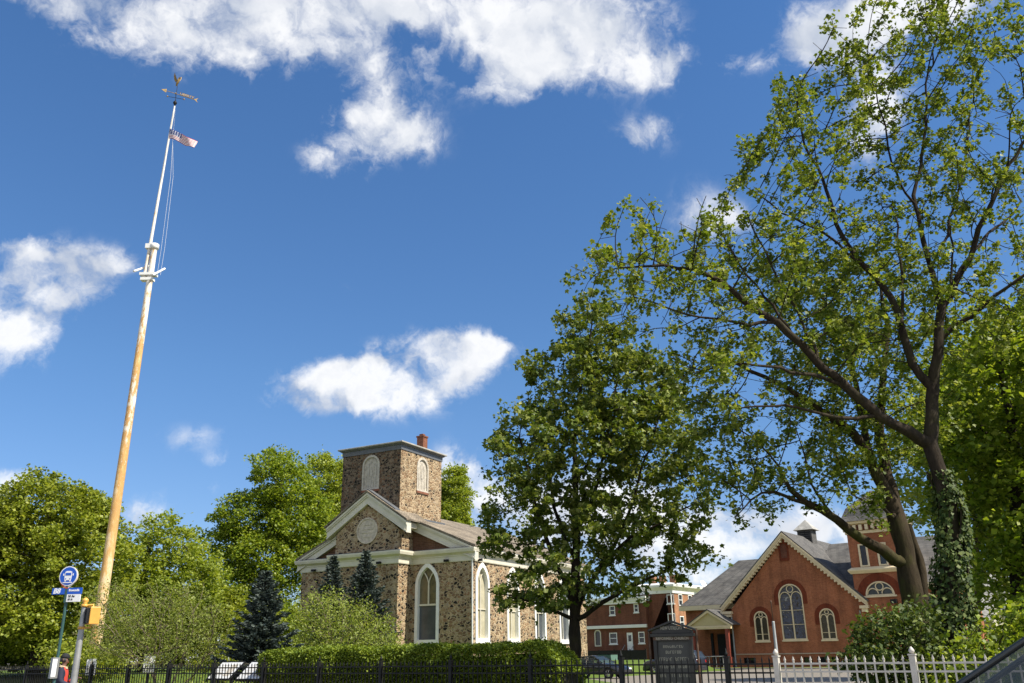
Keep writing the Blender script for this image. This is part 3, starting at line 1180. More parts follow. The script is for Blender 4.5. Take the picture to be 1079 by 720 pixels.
# ------------------------------------------------------------------ stone church
CH = thing('stone_church', 'brown fieldstone church with square tower and white pointed windows behind the hedge', 'church', (-2.95, 60, 0), RAD(-28.5))
XL, XM = -14.9, -7.55                            # left wall, ridge line
BX0, BX1, BY = -10.45, -4.9, -1.6                # projecting centre bay
# walls
wf = MB()
w_r = gothic(-3.55, 1.86, 2.47, 6.15, 7.62)
w_l = gothic(-11.6, 1.86, 2.47, 6.15, 7.62)
wf.sheet(rect(XL, BX0, 0, 7.75), [w_l], 0, .3)
wf.build('front_wall', M['stone'], CH)
wf = MB()
wf.sheet(rect(BX1, 0, 0, 7.75), [w_r], 0, .3)
wf.build('front_wall', M['stone'], CH)
side_y = [1.35, 5.65, 9.9, 14.1]
ws = MB()
side_w = [gothic(y, 1.75, 2.5, 6.1, 7.52) for y in side_y]
ws.sheet(rect(0, 18.4, 0, 7.75), side_w, 0, .3)
MS = Matrix(((0, -1, 0, 0), (1, 0, 0, 0), (0, 0, 1, 0), (0, 0, 0, 1)))   # local x -> church y, local y -> church -x
ws.build('side_wall', M['stone'], CH, mat4=MS)
wl = MB(); wl.box(XL, XL + .4, .01, 18.4, 0, 7.75); wl.box(XL + .4, 0 - .31, 18.0, 18.4, 0, 7.75)
wl.build('rear_wall', M['stone'], CH)
wb = MB()
wb.prism_y([(BX0, 0), (BX1, 0), (BX1, 9.9), (XM - .1, 12.0), (BX0, 9.9)], BY, .05)
wb.build('centre_bay', M['stone'], CH)
# nave gable in brown masonry behind the cornice
tg = MB(); tg.prism_y([(XL + .3, 8.2), (-.3, 8.2), (XM, 11.3)], .06, .35)
tg.build('tympanum', M['tymp'], CH)


def window_set(parent, outl, y_dir_mat, kind, cx, w, z0, zs, za):
    """white frame, tracery and panes; outl drawn in the local wall plane (xz, front is -y)"""
    fr = MB()
    inner = gothic(cx, w - .34, z0 + .16, zs, za - .24)
    fr.ring(gothic(cx, w + .10, z0 - .06, zs, za + .07), inner, -.07, .24)
    fr.box(cx - w / 2 - .1, cx + w / 2 + .1, -.12, .1, z0 - .16, z0 - .062)
    f = fr.build('window', M['white'], parent, mat4=y_dir_mat)
    tr = MB()
    iw = w - .34
    if kind == 'front':
        zt = z0 + (za - z0) * .47
        tr.box(cx - iw / 2, cx + iw / 2, +.12, .2, zt - .06, zt + .06)
        tr.box(cx - .05, cx + .05, .125, .195, zt + .06, zs + .05)
        for sg in (-1, 1):
            pts = [(cx + sg * (.0 + iw * .25 * t * t * 1.1), .155, zs + .02 + (za - zs) * .62 * t) for t in [0, .25, .5, .75, 1]]
            tr.tube(pts, .045, 6)
        fill([(p[0], p[1]) for p in gothic(cx, iw, zt, zs, za - .24)], .215).build('pane', M['glass_olive'], f, mat4=y_dir_mat)
        fill(rect(cx - iw / 2, cx + iw / 2, z0 + .16, zt), .217).build('pane', M['screen'], f, mat4=y_dir_mat)
    else:
        tr.box(cx - .035, cx + .035, .12, .2, z0 + .16, zs + .2)
        for sg in (-1, 1):
            pts = [(cx + sg * iw * .26 * t * t, .155, zs + .15 + (za - zs) * .5 * t) for t in [0, .3, .6, 1]]
            tr.tube(pts, .03, 6)
        tr.box(cx - iw / 2, cx + iw / 2, .13, .19, z0 + 2.0, z0 + 2.06)
        fill(inner, .215).build('pane', M['glass_cream'] if kind == 'side' else M['screen'], f, mat4=y_dir_mat)
    tr.build('tracery', M['cream'], f, mat4=y_dir_mat)
    return f


I4 = Matrix.Identity(4)
window_set(CH, w_r, I4, 'front', -3.55, 1.86, 2.47, 6.15, 7.62)
window_set(CH, w_l, I4, 'front', -11.6, 1.86, 2.47, 6.15, 7.62)
for i, y in enumerate(side_y):
    window_set(CH, None, MS, 'side' if i < 2 else 'grey', y, 1.75, 2.5, 6.1, 7.52)
# cornice: plain frieze, projecting crown and dark flashing on top
co = MB()


def entab(mb, x0, x1, y0, y1, side_r=True):
    pass


def cornice_path(mb, path, prof):
    """sweep a (out, z) profile along a plan path with mitred corners"""
    n = len(path)
    rings = []
    for i, p in enumerate(path):
        p = Vector((*p, 0))
        if i == 0:
            d = (Vector((*path[1], 0)) - p).normalized(); nrm = Vector((d.y, -d.x, 0)); k = 1
        elif i == n - 1:
            d = (p - Vector((*path[-2], 0))).normalized(); nrm = Vector((d.y, -d.x, 0)); k = 1
        else:
            d1 = (p - Vector((*path[i - 1], 0))).normalized(); d2 = (Vector((*path[i + 1], 0)) - p).normalized()
            n1, n2 = Vector((d1.y, -d1.x, 0)), Vector((d2.y, -d2.x, 0))
            nrm = (n1 + n2).normalized(); k = 1 / max(.3, nrm.dot(n1))
        rings.append([tuple(p + nrm * o * k + Vector((0, 0, z))) for o, z in prof])
    m = len(prof)
    vs = [v for r in rings for v in r]
    fs = []
    for i in range(n - 1):
        for j in range(m):
            fs.append((i * m + j, (i + 1) * m + j, (i + 1) * m + (j + 1) % m, i * m + (j + 1) % m))
    fs.append(tuple(range(m))); fs.append(tuple(reversed(range((n - 1) * m, n * m))))
    mb.add(vs, fs)


front_path = [(XL, 18.4), (XL, 0), (BX0, 0), (BX0, BY), (BX1, BY), (BX1, 0), (0, 0), (0, 18.4)]
prof = [(-.2, 7.6), (.07, 7.6), (.09, 7.66), (.09, 7.95), (.13, 7.98), (.13, 8.05), (.22, 8.12), (.38, 8.2), (.43, 8.36), (.43, 8.463), (-.2, 8.463)]
cornice_path(co, front_path, prof)
co.build('cornice', M['cream'], CH)
fl = MB()
cornice_path(fl, front_path[1:-1], [(-.2, 8.466), (.40, 8.466), (.36, 8.51), (-.2, 8.60)])
fl.build('flashing', M['darkflash'], CH)
# raking cornices (nave gable: two halves either side of the bay)


def rake(mb, p_low, p_high, y_front, y_back, h, crown=.16, out=.14):
    """sloping board from p_low to p_high (top edge, xz): a frieze and a projecting crown"""
    (x0, z0), (x1, z1) = p_low, p_high
    def band(t0, t1, ya, yb):
        poly = [(x0, z0 - t1), (x1, z1 - t1), (x1, z1 - t0), (x0, z0 - t0)]
        if x1 < x0:
            poly = poly[::-1]
        mb.prism_y(poly, ya, yb)
    band(0, crown, y_front - out, y_back)
    band(crown + .003, crown + .12, y_front - out * .55, y_back)
    band(crown + .123, h - .1, y_front, y_back)
    band(h - .097, h, y_front - .05, y_back)


rk = MB()
rake(rk, (.35, 8.45), (BX1 + .003, 10.78), -.16, .3, .78)
rk.build('raking_cornice', M['cream'], CH)
rk = MB()
rake(rk, (XL - .35, 8.45), (BX0 - .003, 10.78), -.16, .3, .78)
rk.build('raking_cornice', M['cream'], CH)
rb = MB()
rake(rb, (BX1 + .75, 10.42), (XM - .05, 12.66), BY - .16, BY + .35, .80)
rake(rb, (BX0 - .75, 10.42), (XM - .053, 12.66), BY - .158, BY + .352, .80)
rb.build('raking_cornice', M['cream'], CH)
# cream return of the bay eaves on both flanks
re_ = MB()
re_.box(BX1 + .004, BX1 + .55, BY + .36, .2, 10.02, 10.40)
re_.build('eave', M['cream'], CH)
re_ = MB()
re_.box(BX0 - .55, BX0 - .004, BY + .36, .2, 10.02, 10.40)
re_.build('eave', M['cream'], CH)
# roofs
rf = MB()
rf.prism_y([(.45, 8.47), (XM, 11.78), (XL - .45, 8.47), (XL - .45, 8.62), (XM, 11.94), (.45, 8.62)][::-1], -.32, 18.7)
nave_roof = rf.build('roof', M['roof_tan'], CH)
rf2 = MB()
rf2.prism_y([(BX1 + .86, 10.42), (XM - .05, 12.70), (BX0 - .86, 10.42), (BX0 - .86, 10.53), (XM - .05, 12.82), (BX1 + .86, 10.53)][::-1], BY - .36, .9)
rf2.build('bay_roof', M['roof_tan'], CH)
lf = MB()
lf.prism_y([(BX1 - .25, 11.25), (XM - .05, 12.84), (XM - .05, 12.93), (BX1 - .25, 11.34)], BY - .2, -1.205)
lf.build('flashing', M['lead'], CH)
lf = MB()
lf.prism_y([(XM - .052, 12.84), (BX0 + .25, 11.25), (BX0 + .25, 11.34), (XM - .052, 12.93)], BY - .2, -1.206)
lf.build('flashing', M['lead'], CH)
lf = MB()
lf.box(-5.19, -4.86, -1.1, 4.15, 10.83, 10.95)
lf.build('flashing', M['lead'], CH)
# tower
TX0, TX1, TY0, TY1, TZ = -10.5, -5.22, -1.2, 4.1, 15.72
tw = MB()
tf = gothic(-7.85, 1.5, 12.98, 14.75, 15.5)
tw.sheet(rect(TX0, TX1, 8.5, TZ), [tf], TY0, .25)
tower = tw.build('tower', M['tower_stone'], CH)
ts = MB()
tsw = gothic(1.55, 1.42, 12.98, 14.75, 15.5)
MT = Matrix(((0, -1, 0, TX1), (1, 0, 0, 0), (0, 0, 1, 0), (0, 0, 0, 1)))
ts.sheet(rect(TY0, TY1, 8.5, TZ), [tsw], 0, .25)
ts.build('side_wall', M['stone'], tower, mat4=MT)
tb = MB(); tb.box(TX0, TX0 + .3, TY0 + .01, TY1, 8.5, TZ); tb.box(TX0 + .3, TX1 - .3, TY1 - .3, TY1, 8.5, TZ)
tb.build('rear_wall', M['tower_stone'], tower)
for (cx, w, mat4) in ((-7.85, 1.5, I4), (1.55, 1.42, MT)):
    o4 = mat4 @ Matrix.Translation((0, TY0 if mat4 is I4 else 0, 0))
    lv = MB()
    lv.ring(gothic(cx, w + .05, 12.98, 14.75, 15.53), gothic(cx, w - .22, 13.09, 14.75, 15.36), -.05, .1)
    fr = lv.build('louvre', M['wood_grey'], tower, mat4=o4)
    bd = fill(gothic(cx, w - .22, 13.09, 14.75, 15.36), .06)
    for k in range(1, 6):
        x = cx - (w - .22) / 2 + (w - .22) * k / 6
        bd.box(x - .015, x + .015, .03, .058, 13.09, 15.1 - abs(x - cx) * .9)
    bd.box(cx - .1, cx + .1, .02, .057, 13.95, 14.4)
    bd.build('boards', M['wood_grey'], fr, mat4=o4)
    sb = MB(); sb.box(cx - w / 2 - .05, cx + w / 2 + .05, -.08, .1, 12.82, 12.975)
    sb.build('sill', M['chimney'], fr, mat4=o4)
tc_ = MB()
cornice_path(tc_, [(TX0, TY1), (TX0, TY0), (TX1, TY0), (TX1, TY1), (TX0 + .01, TY1)], [(-.2, 15.66), (.05, 15.66), (.06, 15.98), (.16, 16.02), (.18, 16.1), (-.2, 16.1)])
tc_.build('cornice', M['lead'], tower)
tr_ = MB(); tr_.box(TX0 - .32, TX1 + .32, TY0 - .32, TY1 + .32, 16.103, 16.22); tr_.box(TX0 + .4, TX1 - .4, TY0 + .4, TY1 - .4, 16.22, 16.30)
tr_.build('roof', M['slab_grey'], tower, bevel=.03)
ck = MB(); ck.box(-7.75, -7.13, 4.35, 4.95, 11.2, 17.95); ck.box(-7.80, -7.08, 4.30, 5.0, 17.953, 18.08); ck.box(-7.62, -7.26, 4.48, 4.82, 18.083, 18.25)
ck.build('chimney', M['chimney'], nave_roof, bevel=.015)
# oval plaque
ov = MB()
oc, orx, orz = (-7.65, 10.0), .92, .92
ell = lambda rx, rz, n=32: [(oc[0] + rx * math.cos(6.2832 * i / n), oc[1] + rz * math.sin(6.2832 * i / n)) for i in range(n)]
ov.ring(ell(orx, orz), ell(orx - .12, orz - .12), BY - .08, BY + .02)
fill(ell(orx - .12, orz - .12), BY - .03, ov)
for k, (dx, dz, w_) in enumerate(((0, .42, .7), (.05, .12, 1.0), (-.05, -.12, .9), (0, -.4, .6))):
    ov.box(oc[0] + dx - w_ / 2, oc[0] + dx + w_ / 2, BY - .055, BY - .029, oc[1] + dz - .05, oc[1] + dz + .05)
ov.build('plaque', M['rose'], CH, bevel=.01)
dp = MB()
dp.tube([(.35, -.12, 8.3), (.35, -.12, 8.0), (.12, -.12, 7.6), (.12, -.12, .2)], .055, 8)
dp.build('downspout', M['white'], CH)
fl_ = MB()
for x, y in ((-1.9, -.2), (.22, .75), (-6.4, BY - .2), (-13.6, -.2)):
    fl_ = MB()
    fl_.box(x - .16, x + .16, y - .12, y + .06, 7.62, 7.78)
    fl_.build('floodlight', M['black_iron'], CH)

# ------------------------------------------------------------------ brick church
BCH = thing('brick_church', 'red brick church with a wide gable, cream dentil trim and slate roofs', 'church', BC, -A_ST)
GX0, GX1, GXM, GZ = .45, 12.9, 6.45, 12.1
wa = MB()


def twin_outline(cx, w, z0, top):
    return rounded(cx, w, z0, top - w / 2)


big = twin_outline(6.42, 2.3, 2.5, 7.5)
sm1, sm2 = twin_outline(3.3, 1.38, 2.46, 5.16), twin_outline(9.6, 1.38, 2.46, 5.16)
niche = rounded(6.3, .62, 9.9, 10.95)
base_holes = [rect(7.0 + i * 1.22, 7.8 + i * 1.22, .35, .98) for i in range(4)] + [rect(1.2, 2.4, .35, .98)]
wa.sheet([(GX0, 1.35), (GX1, 1.35), (GX1, 5.5), (GXM, 11.75), (GX0, 5.5)], [big, sm1, sm2], 0, .22)
gable = wa.build('gable_wall', M['brick'], BCH)
wbm = MB(); wbm.sheet(rect(GX0, GX1 + 6.9, .05, 1.25), base_holes, -.05, .2)
wbm.build('basement_wall', M['brick'], BCH)
wt = MB(); wt.box(GX0 - .06, GX1 + 6.9, -.11, .2, 1.253, 1.347)
wt.build('water_table', M['found'], BCH)
for h in base_holes:
    p0, p1 = h[0], h[2]
    f = MB(); f.ring(rect(p0[0], p1[0], p0[1], p1[1]), rect(p0[0] + .06, p1[0] - .06, p0[1] + .06, p1[1] - .06), .04, .1)
    wf_ = f.build('basement_window', M['black_iron'], BCH)
    fill(rect(p0[0] + .06, p1[0] - .06, p0[1] + .06, p1[1] - .06), .08).build('pane', M['glass'], wf_)


def twin_window(parent, cx, w, z0, top, glass, y=0.0, bars=(.35, .68)):
    """cream frame with two round-headed lights under a small roundel, brick hood around it"""
    r = w / 2
    zs = top - r
    hood = MB()
    o = rounded(cx, w + .85, zs - .7, zs, 16)
    i = rounded(cx, w + .004, zs - .7, zs, 16)
    hood.ring(o, i, y - .035, y + .02)
    fm = MB()
    fm.ring(rounded(cx, w, z0, zs, 16), rounded(cx, w - .2, z0 + .1, zs, 16), y - .03, y + .14)
    fm.box(cx - w / 2 - .08, cx + w / 2 + .08, y - .1, y + .05, z0 - .14, z0 - .003)
    f = fm.build('window', M['tan_trim'], parent)
    hood.build('arch_hood', M['brick_dark'], f)
    iw = w - .2
    t = MB()
    t.box(cx - .06, cx + .06, y + .02, y + .1, z0 + .1, zs + .05)
    lw = iw / 2 - .06
    for sg in (-1, 1):
        c = cx + sg * (iw / 4 + .015)
        t.tube([(c + lw / 2 * math.cos(math.pi * k / 10), y + .06, zs - .12 + lw / 2 * 1.1 * math.sin(math.pi * k / 10)) for k in range(11)], .045, 6)
    rr = iw * .15
    t.tube([(cx + rr * math.cos(6.2832 * k / 16), y + .058, top - .1 - rr - .04 + rr * math.sin(6.2832 * k / 16)) for k in range(17)], .045, 6)
    for b in bars:
        t.box(cx - iw / 2, cx + iw / 2, y + .05, y + .085, z0 + (zs - z0) * b - .02, z0 + (zs - z0) * b + .02)
    t.build('tracery', M['tan_trim'], f)
    fill(rounded(cx, iw, z0 + .1, zs, 16), y + .12).build('pane', glass, f)
    return f


twin_window(BCH, 6.42, 2.3, 2.5, 7.5, M['glass_sky'])
twin_window(BCH, 3.3, 1.38, 2.46, 5.16, M['glass_green'], bars=(.3,))
twin_window(BCH, 9.6, 1.38, 2.46, 5.16, M['glass_green'], bars=(.3,))
nc_ = MB(); nc_.ring(rounded(6.3, .95, 9.75, 10.95), rounded(6.3, .6, 9.9, 10.95), -.05, .03); nc_.box(5.85, 6.75, -.1, .02, 9.62, 9.747)
nc_.build('niche', M['brick_dark'], BCH)
fill(rounded(6.3, .6, 9.9, 10.95), -.008).build('niche_panel', M['brick_flat'], BCH)
# rakes with dentils
rk = MB()
rake(rk, (GX1 + .55, 5.62), (GXM, 12.22), -.42, .1, .46, .14, .1)
rake(rk, (GX0 - .95, 5.62), (GXM - .003, 12.22), -.418, .102, .46, .14, .1)
rk.box(GX1 - .15, GX1 + .62, -.5, .12, 5.0, 5.25); rk.box(GX1 - .02, GX1 + .5, -.4, .12, 4.72, 4.997)
rk.box(GX0 - 1.0, GX0 + .12, -.5, .12, 5.0, 5.25); rk.box(GX0 - .85, GX0 - .003, -.4, .12, 4.72, 4.997)
rk.build('raking_cornice', M['tan_trim'], BCH)
dn = MB()
for sg, xe in ((1, GX1), (-1, GX0)):
    Lr = math.hypot(xe - GXM, 6.5)
    nd = int(Lr / .37)
    for k in range(1, nd):
        t = k / nd
        x = GXM + (xe + sg * .2 - GXM) * t
        z = 12.22 - (12.22 - 5.62) * (abs(x - GXM) / (GX1 + .55 - GXM)) - .45
        dn.box(x - .085, x + .085, -.40, -.02, z - .19, z - .004)
dn.build('dentils', M['tan_trim'], BCH)
# roofs
rf = MB()
rf.prism_y([(GX1 + .62, 5.58), (GXM, 12.24), (GX0 - 1.02, 5.58), (GX0 - 1.02, 5.72), (GXM, 12.40), (GX1 + .62, 5.72)][::-1], -.46, 14)
broof = rf.build('roof', M['slate'], BCH)
rw = MB()      # right wing roof, ridge along the front
rw.prism_x([(.0, 6.9), (8, 11.7), (16, 6.9)], 8.2, 20.2)
rw.build('wing_roof', M['slate'], BCH)
rl = MB()      # hipped left wing
rl.add([(-5.6, .9, 6.0), (.4, .9, 6.0), (5, .9, 6.0), (-5.6, 11.2, 6.0), (5, 11.2, 6.0), (-.9, 6, 10.6), (5, 6, 10.6)],
       [(0, 2, 6, 5), (3, 0, 5), (4, 3, 5, 6), (0, 3, 4, 2)])
rl.build('wing_roof', M['slate'], BCH)
lw_ = MB(); lw_.box(-5.2, GX0 + .5, 1.4, 10.8, .05, 5.7)
lw_.build('wing_wall', M['brick'], BCH)
lt = MB(); lt.box(-5.65, GX0 - .05, .85, 1.397, 5.55, 5.98); lt.box(-5.65, -5.203, 1.4, 11, 5.55, 5.98)
lt.build('eave', M['tan_trim'], BCH)
rwl = MB()
hr2 = rounded(18.2, 1.9, 6.05 - 1.4, 5.2)
rwl.sheet(rect(16.803, 19.8, 1.35, 6.9), [hr2], .12, .2)
rwl.box(19.6, 19.8, .13, 15, .05, 6.9)
rwl.build('wing_wall', M['brick'], BCH)
f = MB(); f.ring(hr2, rounded(18.2, 1.66, 6.05 - 1.28, 5.2), .08, .2)
w_ = f.build('window', M['tan_trim'], BCH)
fill(rounded(18.2, 1.66, 6.05 - 1.28, 5.2), .19).build('pane', M['glass_green'], w_)
we = MB(); we.box(16.9, 20.1, -.3, .2, 6.5, 6.95)
we.build('eave', M['tan_trim'], BCH)
# cupola on the ridge
cu = MB(); cu.box(5.72, 7.18, 6.0, 7.4, 11.3, 13.1)
cup = cu.build('cupola', M['slate'], BCH)
cc_ = MB(); cc_.add([(5.4, 5.7, 13.1), (7.5, 5.7, 13.1), (7.5, 7.7, 13.1), (5.4, 7.7, 13.1), (6.45, 6.7, 14.2)], [(0, 1, 4), (1, 2, 4), (2, 3, 4), (3, 0, 4), (3, 2, 1, 0)])
cc_.build('cap', M['slab_grey'], cup)
lv = MB()
for k in range(5):
    lv.box(5.85, 7.05, 5.95, 5.998, 12.0 + k * .2, 12.09 + k * .2)
lv.build('louvre', M['black_iron'], cup)
# tower
TB0, TB1, TBY = 12.45, 16.8, -.12
btw = MB()
hr = rounded(14.6, 2.5, 6.05, 6.05, 16)[2:]
hr = [(14.6 - 1.25, 6.05), (14.6 + 1.25, 6.05)] + [(14.6 + 1.25 * math.cos(math.pi * i / 16), 6.053 + 1.2 * math.sin(math.pi * i / 16)) for i in range(1, 16)]
lights = [rect(13.33 + k * 1.62, 14.05 + k * 1.62, 8.6, 10.55) for k in range(2)]
btw.sheet(rect(TB0, TB1, 1.35, 11.55), [hr] + lights, TBY, .22)
btw.box(TB0, TB0 + .3, TBY + .01, 4.1, 1.35, 11.55); btw.box(TB1 - .3, TB1, TBY + .01, 4.1, 1.35, 11.55); btw.box(TB0 + .3, TB1 - .3, 3.8, 4.1, 1.35, 11.55)
bt = btw.build('bell_tower', M['brick'], BCH)
hd = MB()
out_ = [(14.6 + 1.95 * math.cos(math.pi * i / 20), 6.06 + 1.9 * math.sin(math.pi * i / 20)) for i in range(21)]
in_ = [(14.6 + 1.26 * math.cos(math.pi * i / 20), 6.06 + 1.21 * math.sin(math.pi * i / 20)) for i in range(21)]
hd.ring(out_, in_, TBY - .035, TBY + .02)
hd.build('arch_hood', M['brick_dark'], bt)
hf = MB()
hf.ring([(14.6 + 1.25 * math.cos(math.pi * i / 20), 6.06 + 1.2 * math.sin(math.pi * i / 20)) for i in range(21)], [(14.6 + 1.12 * math.cos(math.pi * i / 20), 6.14 + 1.02 * math.sin(math.pi * i / 20)) for i in range(21)], TBY - .03, TBY + .12)
hf.box(13.2, 16.0, TBY - .12, TBY + .1, 5.9, 6.045)
for cx_, cz_, r_ in ((14.6, 6.82, .33), (13.98, 6.2, .46), (15.22, 6.2, .46)):
    a1 = 6.2832 if r_ < .4 else math.pi
    hf.tube([(cx_ + r_ * math.cos(a1 * k / 16), TBY + .05, cz_ + r_ * math.sin(a1 * k / 16)) for k in range(17)], .055, 6)
hw = hf.build('half_round_window', M['tan_trim'], bt)
fill(hr, TBY + .13).build('pane', M['glass_green'], hw)
for l in lights:
    x0, x1, z0, z1 = l[0][0], l[1][0], l[0][1], l[2][1]
    f = MB(); f.ring(rect(x0 - .06, x1 + .06, z0 - .02, z1 + .03), rect(x0 + .1, x1 - .1, z0 + .1, z1 - .08), TBY - .05, TBY + .1)
    w_ = f.build('window', M['tan_trim'], bt)
    fill(rect(x0 + .1, x1 - .1, z0 + .1, z1 - .08), TBY + .08).build('pane', M['glass'], w_)
bl = MB()
cornice_path(bl, [(TB0, 4.1), (TB0, TBY), (TB1, TBY), (TB1, 4.1)], [(-.05, 8.0), (.12, 8.0), (.3, 8.25), (.3, 8.36), (.02, 8.55), (-.05, 8.55)])
bl.build('string_course', M['tan_trim'], bt)
dt = MB()
cornice_path(dt, [(TB0, 4.1), (TB0, TBY), (TB1, TBY), (TB1, 4.1)], [(-.05, 12.29), (.1, 12.29), (.45, 12.4), (.5, 12.6), (-.05, 12.6)])
cornice_path(dt, [(TB0, 4.1), (TB0, TBY), (TB1, TBY), (TB1, 4.1)], [(-.05, 11.5), (.12, 11.5), (.14, 11.75), (-.05, 11.75)])
dt.build('cornice', M['tan_trim'], bt)
df = MB()
cornice_path(df, [(TB0, 4.1), (TB0, TBY), (TB1, TBY), (TB1, 4.1)], [(-.05, 11.753), (.1, 11.753), (.1, 12.287), (-.05, 12.287)])
df.build('frieze', M['brick_flat'], bt)
db_ = MB()
for k in range(8):
    x = TB0 + .3 + k * .535
    db_.box(x - .13, x + .13, TBY - .40, TBY - .103, 11.8, 12.28)
db_.build('bracket_row', M['tan_trim'], bt)
db_ = MB()
for k in range(7):
    y = TBY + .4 + k * .56
    db_.box(TB0 - .40, TB0 - .103, y - .13, y + .13, 11.8, 12.28)
db_.build('bracket_row', M['tan_trim'], bt)
db_ = MB()
for k in range(7):
    y = TBY + .4 + k * .56
    db_.box(TB1 + .103, TB1 + .40, y - .13, y + .13, 11.8, 12.28)
db_.build('bracket_row', M['tan_trim'], bt)
sp = MB()
cxm, cym = (TB0 + TB1) / 2, (TBY + 4.1) / 2
lv_ = [(2.75, 12.603), (2.35, 13.1), (2.0, 13.9), (.08, 15.6)]
vs, fs = [], []
for h_, z_ in lv_:
    vs += [(cxm - h_, cym - h_, z_), (cxm + h_, cym - h_, z_), (cxm + h_, cym + h_, z_), (cxm - h_, cym + h_, z_)]
for i in range(3):
    for j in range(4):
        fs.append((i * 4 + j, i * 4 + (j + 1) % 4, i * 4 + 4 + (j + 1) % 4, i * 4 + 4 + j))
fs += [(3, 2, 1, 0), (12, 13, 14, 15)]
sp.add(vs, fs)
sp.build('spire', M['slate'], bt)
ds = MB(); ds.tube([(GX1 - .25, -.2, 4.85), (GX1 - .25, -.1, 4.5), (GX1 - .25, -.1, .2)], .06, 8)
ds.build('downspout', M['grey_pipe'], BCH)
ds = MB(); ds.tube([(GX0 - .05, -.12, 4.9), (GX0 - .05, -.12, .2)], .075, 8)
ds.build('downspout', M['grey_pipe'], BCH)
fx = MB(); fx.box(15.5, 16.0, -.7, -.25, 5.3, 5.65); fx.tube([(15.75, -.12, 5.5), (15.75, -.3, 5.5)], .05, 6)
fx.build('floodlight', M['black_iron'], BCH)
# porch
po = MB()
po.prism_y([(-3.35, 3.95), (1.0, 3.95), (-1.15, 5.2)], -1.95, -1.8)
porch = po.build('porch', M['tan_tymp'], BCH)
pt_ = MB()
rake(pt_, (1.12, 4.0), (-1.15, 5.36), -2.1, -1.9, .22, .07, .06)
rake(pt_, (-3.45, 4.0), (-1.153, 5.36), -2.098, -1.902, .22, .07, .06)
pt_.box(-3.42, 1.08, -2.12, -1.78, 3.62, 3.93)
for k in range(28):
    pt_.box(-3.3 + k * .158, -3.22 + k * .158, -2.17, -2.123, 3.72, 3.84)
pt_.build('entablature', M['tan_trim'], porch)
pr = MB(); pr.prism_y([(1.2, 3.97), (-1.15, 5.39), (-3.53, 3.97), (-3.53, 4.06), (-1.15, 5.48), (1.2, 4.06)][::-1], -2.2, 1.38)
pr.build('roof', M['slate'], porch)
for x in (-2.95, .62):
    b = MB(); b.box(x - .16, x + .16, -2.06, -1.75, 1.1, 3.617); b.box(x - .24, x + .24, -2.14, -1.68, .17, 1.097)
    b.build('post', M['red_post'], porch)
b = MB(); b.box(-2.6, -2.35, 1.2, 1.398, .3, 3.3); b.box(-1.9, -.2, 1.25, 1.397, .3, 3.2)
b.build('door', M['black_iron'], porch)
b = MB(); b.ring(rect(-.05, .42, 1.9, 3.4), rect(.05, .32, 2.0, 3.3), 1.3, 1.396)
pw = b.build('window', M['tan_trim'], porch)
fill(rect(.05, .32, 2.0, 3.3), 1.38).build('pane', M['glass'], pw)
hb = MB()
for x in (-2.6, -1.9, -1.2, -.5, .2):
    hb.tube([(x, -2.5, .17), (x, -2.5, 1.15)], .03, 6)
hb.tube([(-2.7, -2.5, 1.15), (.35, -2.5, 1.15)], .045, 6)
hb.build('handrail', M['galv'], porch)


# ------------------------------------------------------------------ flats and houses farther off
def sash(parent, name, x0, x1, z0, z1, y, mat=None, bars=True):
    f = MB()
    f.ring(rect(x0, x1, z0, z1), rect(x0 + .1, x1 - .1, z0 + .1, z1 - .1), y - .06, y + .06)
    f.box(x0 - .08, x1 + .08, y - .12, y + .04, z0 - .12, z0 - .003)
    if bars:
        zm = (z0 + z1) / 2
        f.box(x0 + .1, x1 - .1, y - .03, y + .03, zm - .04, zm + .04)
    o = f.build(name, mat or M['white'], parent)
    fill(rect(x0 + .1, x1 - .1, z0 + .1, z1 - .1), y + .045).build('pane', M['glass'], o)
    return o
FB = Vector((18.65, 108, 0))
fl3 = thing('apartment_block', 'three storey brick flats with pale roof band, brown front and sunlit orange side', 'building', FB, -A_ST)
b = MB(); b.sheet(rect(-5.25, 0, 0, 8.25), [rect(-.75, .18, 7.05, 8.1), rect(-.8, .18, 4.75, 5.95)], 0, .1)
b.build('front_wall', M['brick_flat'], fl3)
MF = Matrix(((0, -1, 0, 0), (1, 0, 0, 0), (0, 0, 1, 0), (0, 0, 0, 1)))
side_holes = [rect(y - .5, y + .5, z, z + 1.35) for y in (2.0, 4.6, 7.2, 10.0) for z in (6.85, 4.3, 1.7)]
b = MB(); b.sheet(rect(.003, 12, 0, 8.25), side_holes, 0, .1)
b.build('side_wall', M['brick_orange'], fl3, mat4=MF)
b = MB(); b.box(-5.25, -4.95, .01, 12, 0, 8.25); b.box(-4.95, -.3, 11.7, 12, 0, 8.25)
b.build('rear_wall', M['brick_flat'], fl3)
sash(fl3, 'window', -.75, .18, 7.05, 8.1, .05)
sash(fl3, 'window', -.8, .18, 4.75, 5.95, .05)
for h in side_holes:
    f = MB(); f.ring(h, rect(h[0][0] + .09, h[1][0] - .09, h[0][1] + .09, h[2][1] - .09), -.05, .07)
    zm = (h[0][1] + h[2][1]) / 2
    f.box(h[0][0] + .09, h[1][0] - .09, -.02, .05, zm - .035, zm + .035)
    w_ = f.build('window', M['white'], fl3, mat4=MF)
    fill(rect(h[0][0] + .09, h[1][0] - .09, h[0][1] + .09, h[2][1] - .09), .06).build('pane', M['glass'], w_, mat4=MF)
b = MB(); cornice_path(b, [(-5.25, 12), (-5.25, 0), (0, 0), (0, 12)], [(-.3, 8.253), (.1, 8.253), (.15, 8.6), (.5, 9.0), (.55, 9.25), (-.3, 9.5)])
b.build('cornice', M['white'], fl3)
b = MB(); b.box(-5.2, -.1, .1, 11.9, 9.0, 9.3)
